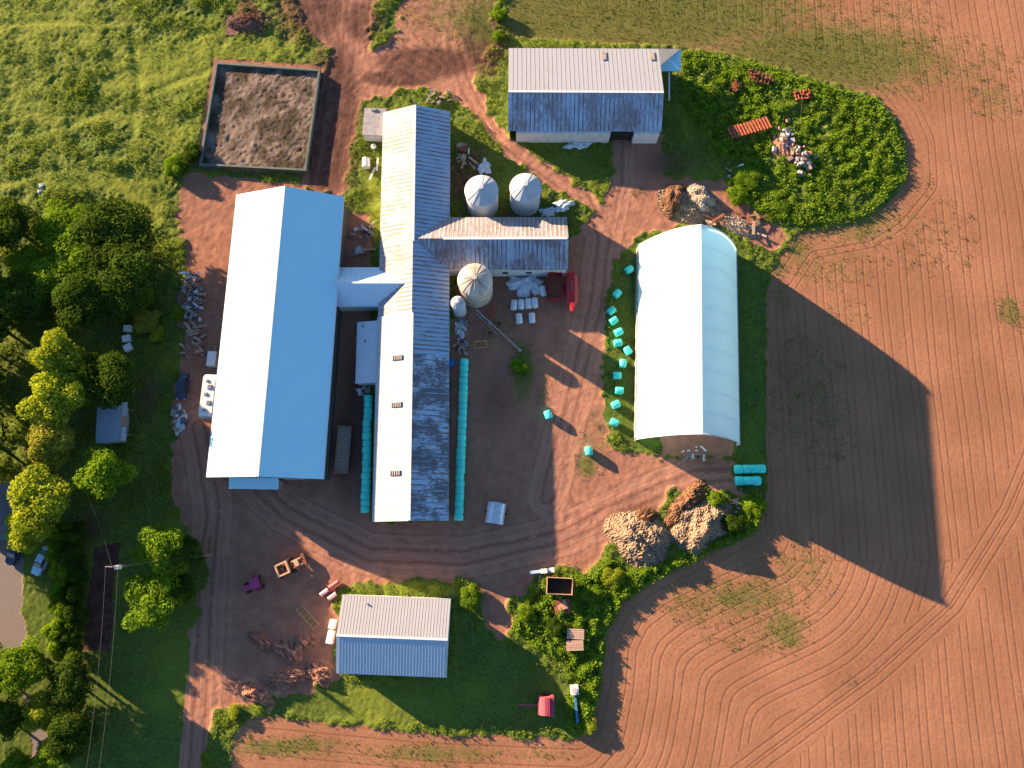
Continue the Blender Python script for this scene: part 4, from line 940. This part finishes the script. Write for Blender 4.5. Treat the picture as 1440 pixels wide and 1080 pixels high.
# tractors and implements
def tractor(label, px, py, ang, paint, cab=True, s=1.0):
    t = at_px('tractor', label, 'tractor', px, py, ang, 1.2); t.scale = (s, s, s)
    loft([[(x, -w_, z0), (x, w_, z0), (x, w_, z1*.92), (x, w_*.8, z1), (x, -w_*.8, z1), (x, -w_, z1*.92)] for x, w_, z0, z1 in ((.3, .42, .7, 1.5), (1.2, .4, .7, 1.45), (1.9, .32, .75, 1.25))], 6).build('hood', paint, t)
    if cab:
        MB().box((-.5, 0, 1.75), (1.2, 1.2, 1.1), taper=.92).build('cab', glassM, t); MB().box((-.5, 0, 2.36), (1.45, 1.45, .14), taper=.94).build('roof', paint, t)
    else: MB().box((-.55, 0, 1.25), (.5, .5, .14)).box((-.8, 0, 1.5), (.1, .5, .45)).build('seat', rubber, t)
    for y in (-.85, .85):
        wheel(t, -.6, y, .78, .42, yellow); wheel(t, 1.4, y*.85, .42, .25, yellow); MB().box((-.6, y*.95, 1.62), (1.1, .45, .06)).build('fender', paint, t)
    MB().tube((1.1, .25, 1.4), (1.1, .25, 2.1), .04).build('exhaust', rustm, t)
    return t
tractor('magenta red tractor in the shaded lower yard with its cab roof', 357, 822, 205, purple, True, .95)
t = at_px('skid_loader', 'ochre loader with square open cab frame and a front attachment', 'loader', 398, 800, 25, 1.4)
for a_, b_ in (((-1, 0), (.28, 2.0)), ((1, 0), (.28, 2.0))): MB().box((a_[0]*.85, 0, 1.7), (b_[0], b_[1], .5)).build('cab_frame', ochre, t)
for s in (-1, 1): MB().box((0, s*.86, 1.7), (1.4, .28, .5)).build('cab_frame', ochre, t); MB().box((2.2, s*.5, .9), (1.6, .22, .3)).build('lift_arm', ochre, t)
MB().box((0, 0, .9), (1.9, 1.7, .8)).build('chassis', rustm, t); MB().box((0, 0, 1.6), (.5, .5, .5)).build('seat', rubber, t); MB().box((2.1, 0, .95), (.7, 1.0, .5)).build('engine', ochre, t); MB().box((3.3, .1, .6), (.5, 1.9, .7)).build('bucket', rustm, t)
for x in (-.8, 1.2):
    for y in (-1, 1): wheel(t, x, y, .5, .3, ochre)
def implement(label, px, py, ang, mat, parts, cat='implement', name='farm_implement', z=.7, group=None):
    t = at_px(name, label, cat, px, py, ang, z, group)
    for nm, kind, args, m2 in parts:
        mb = MB(); 
        if kind == 'box': mb.box(*args)
        else: mb.tube(*args)
        mb.build(nm, m2 or mat, t)
    return t
pinkw = M('pale_pink_paint', (.62, .42, .42), rough=.5)
implement('red and pale mower with three drums near the small shed', 465, 832, 35, faded, [('drum', 'tube', ((-1.6, .5, .5), (-.2, .5, .5), .36, .36, 12), pinkw), ('drum', 'tube', ((.1, .6, .5), (1.8, .6, .5), .36, .36, 12), None), ('drum', 'tube', ((-.9, -.7, .5), (.5, -.7, .5), .33, .33, 12), pinkw), ('frame', 'box', ((0, .0, .6), (2.6, .18, .18)), redp), ('hitch', 'box', ((1.9, 0, .5), (1.2, .12, .12)), rustm), ('skid', 'box', ((.4, -1.1, .25), (1.2, .4, .12)), redp)])
prt = [('rail', 'box', ((0, s*.55, .5), (4.2, .09, .09)), None) for s in (-1, 1)]+[('crossbar', 'box', ((-2+k*.8, 0, .45), (.08, 1.1, .08)), None) for k in range(6)]+[('tine', 'tube', ((-1.6+k*.8, .4, .4), (-1.6+k*.8, .45, 0), .03), steel) for k in range(5)]
implement('long narrow yellow green harrow frame in the lower yard', 432, 868, -45, M('yellow_green_paint', (.38, .36, .10), rough=.6), prt)
implement('small yellow open frame on the grass near the bale row', 676, 484, 5, yellow, [('rail', 'box', ((0, s*.55, .5), (2.1, .1, .1)), None) for s in (-1, 1)]+[('crossbar', 'box', ((s*1.0, 0, .5), (.1, 1.0, .1)), None) for s in (-1, 1)]+[('leg', 'box', ((sx*.9, sy*.5, .2), (.08, .08, .5)), None) for sx in (-1, 1) for sy in (-1, 1)]+[('tongue', 'box', ((-1.5, 0, .45), (1, .08, .08)), None)])
implement('thin grey grain auger lying from the weathered silo into the yard', 700, 465, -42, steel, [('tube', 'tube', ((-5.0, 0, 2.2), (5.2, 0, .5), .08, .08, 10), None), ('brace', 'tube', ((-2.5, 0, 1.7), (-.8, -1.0, .4), .05), rustm), ('brace', 'tube', ((-2.5, 0, 1.7), (-.8, 1.0, .4), .05), rustm), ('brace', 'tube', ((-4.6, -.4, 2.0), (.2, -.5, .5), .04), None), ('hopper', 'box', ((5.0, 0, .4), (.4, .4, .4)), None), ('axle', 'tube', ((-.8, -1.1, .35), (-.8, 1.1, .35), .05), rustm), ('wheel', 'tube', ((-.8, -1.2, .35), (-.8, -1.05, .35), .35, .35, 14), rubber), ('wheel', 'tube', ((-.8, 1.05, .35), (-.8, 1.2, .35), .35, .35, 14), rubber)], 'auger', 'grain_auger')
implement('slender red auger stub beside the weathered silo', 693, 438, 75, redp, [('tube', 'tube', ((-1.4, 0, .5), (1.4, 0, .9), .14, .14, 10), None), ('frame', 'box', ((0, .35, .4), (1.6, .08, .3)), None), ('foot', 'box', ((-1.9, 0, .25), (.9, .5, .4)), wallG)], 'auger', 'red_auger')
implement('blue drum standing against the central barn wall', 634, 510, 0, bluep, [('drum', 'tube', ((0, 0, 0), (0, 0, 1.2), .62, .62, 20), None), ('lid', 'tube', ((0, 0, 1.2), (0, 0, 1.28), .55, .5, 20), None)], 'drum', 'blue_drum', 1.0)
implement('white vertical tank standing west of the central barn', 515, 230, 3, whitep, [('tank', 'tube', ((0, -.8, .75), (0, .9, .75), .72, .66, 20), None), ('cradle', 'box', ((0, 0, .15), (1.2, 1.2, .3)), rustm), ('hatch', 'tube', ((0, .3, 1.4), (0, .3, 1.6), .2, .2, 12), None)], 'tank', 'white_tank')
implement('round pale lid lying by the annex corner', 525, 205, 0, whitep, [('lid', 'tube', ((0, 0, .2), (0, 0, .5), .5, .45, 18), None), ('handle', 'box', ((0, 0, .55), (.3, .08, .1)), rustm)], 'cover', 'well_cover')
for k, (x, y, a_, lb) in enumerate(((524, 245, 70, 'pale plank leaning near the white tank, left one'), (531, 232, 88, 'long pale plank beside the barn wall near the white tank'))):
    t = MB().box((0, 0, .25), (2.6, .35, .08), ry=.05).build('plank', M('pale_board', (.6, .56, .48), rough=.8)); p = W(x, y, .3); t.location = p; t.rotation_euler.z = R(a_); tag(t, lb, 'plank')
# galvanised shelter
t = at_px('calf_shelter', 'small curved galvanised shelter standing alone in the shaded yard', 'shelter', 697, 721, -8, 1.4)
pr = [(1.5*math.cos(q), 1.3*math.sin(q)+.5) for q in [math.pi*i/10 for i in range(11)]]
for k in range(4):
    y0 = -1.7+k*.85; mb = MB().add([(x, y, z) for y in (y0, y0+.83) for x, z in pr], [(i, i+11, i+12, i+1) for i in range(10)]); mb.build('roof_sheet', M('galvanised_sheet', (.62, .68, .74), (.5, .56, .62), rough=.3, metal=.4), t)
MB().box((0, 1.6, .9), (2.8, .08, 1.6)).build('end_wall', wallG, t); MB().box((0, -.1, .25), (2.9, 3.3, .2)).build('skid_base', wood, t)
for s in (-1, 1): wheel(t, s*1.5, 0, .35, .2)
# blue-white mower + beam
implement('pale blue and white implement beam at the corner of the yard', 762, 803, 6, paleblue, [('beam', 'box', ((-.3, 0, .9), (3.2, .45, .4)), None), ('cover', 'box', ((.3, 0, 1.15), (1.0, .7, .3)), whitep), ('cutter', 'box', ((1.6, 0, .8), (.7, .7, .6)), whitep), ('arm', 'box', ((-.6, -1.6, .5), (.28, 2.2, .18), -.25), wood), ('foot', 'box', ((-1.6, 0, .4), (.15, .5, .8)), rustm)])
implement('salmon coloured metal plate lying on mud below the rusty wagon', 791, 853, 10, M('salmon_paint', (.60, .28, .20), rough=.6), [('plate', 'box', ((0, 0, .5), (1.5, .9, .15), .2), None), ('arm', 'box', ((.3, .6, .4), (.5, .9, .12), -.4), None), ('arm', 'box', ((-.2, -.6, .4), (.5, .8, .12), .3), None), ('base', 'box', ((0, 0, .2), (2.6, 2.2, .25)), rustm)])
def crate(label, px, py, ang):
    t = at_px('pallet_crate', label, 'crate', px, py, ang, 1.0, 'pallet crates in the verge'); cm = M('crate_board', (.46, .31, .23), (.36, .24, .18), rough=.85, scale=3, vary=.3)
    for k in range(6): MB().box((0, -.62+k*.25, 1.0), (2.6, .22, .06)).build('board', cm, t)
    for s in (-1, 1): MB().box((0, s*.68, .5), (2.5, .06, .9)).build('side', wood, t); MB().box((s*1.22, 0, .5), (.06, 1.3, .9)).build('end', wood, t)
crate('upper of two pale board topped crates in the eastern verge', 809, 891, -3); crate('lower of two pale board topped crates in the eastern verge', 808, 907, 2)
# pink round baler
t = at_px('round_baler', 'faded pink red round baler with long drawbar on the shaded lawn', 'baler', 768, 992, 180, 1.4)
mb = MB().lathe([(.02, -1.25), (1.15, -1.25), (1.15, 1.25), (.02, 1.25)], 14); mb.v = [(a_, c_, b_+1.25) for a_, b_, c_ in mb.v]; mb.build('bale_chamber', faded, t)
MB().box((-.9, 0, 1.5), (.5, 2.8, 1.6)).build('tailgate', faded, t); MB().box((.9, 0, 1.1), (.6, 2.6, 1.0)).build('pickup_cover', faded, t); MB().box((-.45, 0, 2.4), (.12, 2.6, .15)).build('rib', purple, t)
MB().box((2.7, .1, .7), (3.2, .18, .18)).build('drawbar', faded, t)
for s in (-1, 1): wheel(t, 0, s*1.45, .5, .35)
implement('narrow blue implement with a pale tank in the eastern verge', 809, 985, 95, bluep, [('beam', 'box', ((-1.2, 0, .6), (3.6, .35, .35)), M('mid_blue_paint', (.06, .20, .42), rough=.5)), ('tank', 'box', ((1.6, 0, .9), (1.3, 1.2, .9)), whitep), ('lid', 'tube', ((1.6, 0, 1.3), (1.6, 0, 1.5), .4, .4, 14), pinkw), ('tip', 'box', ((-2.9, 0, .4), (.6, .25, .3)), steel)])
for k, (x, y, lb) in enumerate(((467, 878, 'white tote upper of the two beside the small shed'), (464, 896, 'white crate lower of the two beside the small shed'))):
    implement(lb, x, y, 80, whitep, [('tote', 'box', ((0, 0, .6), (1.3+k*.6, 1.0, 1.0)), None), ('lid', 'box', ((0, 0, 1.13), (.9, .7, .06)), grey_sheet), ('pallet', 'box', ((0, 0, .08), (1.4+k*.6, 1.1, .14)), wood)], 'tote', 'plastic_tote', 1.0)
# red cultivator in the weeds
t = at_px('cultivator', 'long red toothed cultivator half sunk in the weeds', 'cultivator', 1053, 181, 17, .9)
for s in (-.8, 0, .8): MB().box((0, s, .75), (7.6, .12, .12)).build('beam', redrust, t)
for k in range(13):
    x = -3.6+k*.6; MB().box((x, 0, .92), (.26, 2.3, .14), rz=.08).tube((x, -1.1, .9), (x+.1, -1.25, .1), .06, .05, 6).tube((x, 1.1, .9), (x+.1, 1.25, .1), .06, .05, 6).build('tine', redrust, t)
MB().box((-4.6, 0, .6), (1.8, .15, .15)).build('drawbar', rustm, t)
def scrapmachine(label, px, py, ang, mat, s, seed):
    r = random.Random(seed); t = at_px('rusty_implement', label, 'implement', px, py, ang, .7, 'rusty machinery in the weeds'); 
    for k in range(3): MB().box((0, (k-1)*.7*s, .6), (3.2*s, .1, .12)).build('beam', mat, t)
    for k in range(6): MB().box(((k-2.5)*.55*s, 0, .65), (.09, 1.9*s, .1)).build('crossbar', mat, t)
    for k in range(7): 
        x = r.uniform(-1.5, 1.5)*s; y = r.uniform(-.9, .9)*s; MB().tube((x, y-.05, .7), (x, y+.05, .7), .32*s, n=12).build('disc', mat, t)
    wheel(t, -1.2*s, .9*s, .4, .2, mat)
scrapmachine('rusty disc harrow in the northern part of the weed patch', 1128, 134, 10, redrust, 1.0, 1); scrapmachine('small rusty implement near the top shed end of the weed patch', 1034, 122, 60, redrust, .7, 2)
scrapmachine('dark rusty seed drill frame along the weed patch north edge', 1068, 110, -18, rustm, 1.25, 3)
implement('long rusty drill box lying along the north edge of the weed patch', 1082, 112, -22, rustm, [('hopper', 'box', ((-1.5, 0, .7), (4.5, .5, .45)), M('dull_maroon_paint', (.16, .07, .07), rough=.8)), ('axle', 'box', ((1.8, -.3, .5), (1.5, .15, .15)), wood), ('lid', 'box', ((-1.5, 0, .95), (4.4, .55, .05)), None)])
# rubble by pieces
rub = [M('rubble_%s' % n, c, rough=.9, bump=.03) for n, c in (('pink', (.36, .19, .15)), ('grey', (.22, .22, .25)), ('white', (.42, .42, .45)), ('tan', (.30, .22, .16)))]
t = thing('rubble_heap', 'heap of broken pink, grey and white rubble in the weed patch', 'rubble', G(1112, 215))
r = random.Random(5); p0 = G(1112, 215)
for k in range(90):
    u = r.random(); px_, py_ = 1098+u*36+r.gauss(0, 6), 192+u*48+r.gauss(0, 6); q = G(px_, py_)-p0; s = r.uniform(.35, 1.1)
    MB().box((q.x, q.y, q.z+.25+r.random()*.5), (s, s*r.uniform(.5, 1), s*.4), rz=r.uniform(0, 3), rx=r.uniform(-.4, .4), ry=r.uniform(-.4, .4), taper=.8).build('rubble_piece', r.choice(rub), t)
heap('soil_heap', 'pinkish soil under the broken rubble in the weed patch', 'soil heap', 1100, 208, 20, 26, .8, redsoil, 40, .4)
def junk(name, label, x0, y0, x1, y1, n, mats, seed, cat='junk', smin=.4, smax=1.4, long=False):
    r = random.Random(seed); p0 = G((x0+x1)/2, (y0+y1)/2); t = thing(name, label, cat, p0)
    for k in range(n):
        q = G(r.uniform(x0, x1), r.uniform(y0, y1))-p0; s = r.uniform(smin, smax)*.8
        if long or r.random() < .5: MB().box((q.x, q.y, q.z+.2+r.random()*.6), (s*1.8, .18+s*.15, .1), rz=r.uniform(0, 3.1), ry=r.uniform(-.3, .3)).build('board', r.choice(mats), t)
        else: MB().box((q.x, q.y, q.z+.3), (s, s*.7, s*.5), rz=r.uniform(0, 3.1), taper=.85).build('scrap_piece', r.choice(mats), t)
grey_j = [wood, wallG, wood, grey_sheet, rustm, wallG, M('dark_grey_scrap', (.12, .13, .15), rough=.8), M('tan_scrap', (.40, .32, .24), rough=.9)]
junk('scrap_heap', 'heap of grey boards, pipes and scrap on the yard west of the long barn', 260, 385, 285, 452, 80, grey_j, 1); junk('board_pile', 'loose pile of old boards south of the grey scrap heap', 262, 458, 285, 500, 22, [wood, M('tan_board', (.42, .30, .2), rough=.9)], 2, 'boards', .8, 1.9, True)
junk('scrap_heap', 'scrap and pallets in the shade between the long barn and bale row north end', 497, 540, 520, 556, 14, grey_j, 3); junk('scrap_heap', 'grey scrap on the shaded west yard edge below the dark car', 245, 572, 260, 606, 24, grey_j, 4)
junk('scrap_heap', 'scattered scrap against the central barn north of the blue drum', 640, 448, 656, 500, 26, grey_j, 5); junk('scrap_heap', 'dark scrap beside the central barn, left of the plastic sheet', 644, 205, 668, 240, 18, grey_j, 6)
junk('stone_pile', 'pale stones and timber against the north gable of the central barn', 600, 128, 632, 148, 16, [rub[3], rub[1], wood], 7, 'stones', .4, 1.1)
junk('scrap_heap', 'brush and scrap at the west end of the weed patch', 1018, 236, 1046, 250, 10, grey_j, 8); junk('scrap_heap', 'broken boards in the dark corner between passage and barn', 492, 318, 525, 362, 22, grey_j, 9)
junk('brush_pile', 'brown branches and posts behind the arched building', 985, 300, 1070, 330, 30, [wood, rustm, M('branch', (.25, .17, .11), rough=.9)], 10, 'branches', .8, 2.2, True)
junk('stone_pile', 'pale stones along the edge of the eastern manure heap', 1025, 688, 1045, 722, 12, [rub[3], rub[1]], 11, 'stones', .3, .8)
junk('scrap_heap', 'small scrap at the south door of the arched building', 955, 628, 990, 646, 16, [grey_sheet, wallG, wood], 12, 'junk', .3, .9)
for k, (x, y, lb) in enumerate(((180, 462, 'topmost of three pale boxes in the shade among trees'), (178, 476, 'middle of three pale boxes in the shade among trees'), (179, 488, 'lowest of three pale boxes in the shade among trees'))):
    implement(lb, x, y, 15*k, grey_sheet, [('box', 'box', ((0, 0, .4), (1.2, 1.0, .8)), None), ('lid', 'box', ((0, 0, .84), (1.3, 1.1, .08)), whitep)], 'box', 'pale_box', .8)
# ring feeder
t = at_px('ring_feeder', 'round rusty ring feeder on burnt soil at the top left', 'feeder', 349, 14, 0, .8)
for z in (.2, .8, 1.3):
    mb = MB()
    for i in range(20):
        u, v = 2*math.pi*i/20, 2*math.pi*(i+1)/20; mb.tube((1.4*math.cos(u), 1.4*math.sin(u), z), (1.4*math.cos(v), 1.4*math.sin(v), z), .08, n=5)
    mb.build('ring', rustm, t)
for i in range(10): u = .628*i; MB().tube((1.4*math.cos(u), 1.4*math.sin(u), 0), (1.4*math.cos(u), 1.4*math.sin(u), 1.3), .05, n=5).build('upright', rustm, t)
# utility pole and wires
PT = W(157, 797, 9.0)
t = thing('utility_pole', 'wooden utility pole with transformer at the edge of the lawn', 'utility pole', (PT.x, PT.y, 0))
MB().tube((0, 0, -.3), (0, 0, 9.2), .16, .11, 10).build('pole', wood, t); MB().box((0, 0, 8.7), (2.0, .14, .14)).build('crossarm', wood, t)
MB().tube((.5, -.1, 7.6), (.5, -.1, 8.7), .32, .32, 14).build('transformer', whitep, t)
for x in (-.9, 0, .9): MB().tube((x, 0, 8.77), (x, 0, 8.98), .06, n=8).build('insulator', whitep, t)
wirem = M('cable', (.16, .15, .14), rough=.5)
def wire(a_, b_, sag, label):
    mb = MB(); n = 16; pts = [a_.lerp(b_, i/n)-Vector((0, 0, sag*4*(i/n)*(1-i/n))) for i in range(n+1)]
    for i in range(n): mb.tube(pts[i], pts[i+1], .014, n=5, caps=False)
    tag(mb.build('power_line', wirem), label, 'cable')
wire(PT+Vector((-.9, 0, 0)), W(116, 1120, 8.5), .8, 'western power line running south from the pole over the lawn edge')
wire(PT+Vector((.9, 0, 0)), W(134, 1120, 8.5), .8, 'eastern power line running south from the pole over the lawn edge')
wire(PT, W(300, 780, 5.2), .5, 'power line running east from the pole towards the barns')
wire(PT, W(120, 690, 9), .5, 'power line running northwest from the pole into the trees')
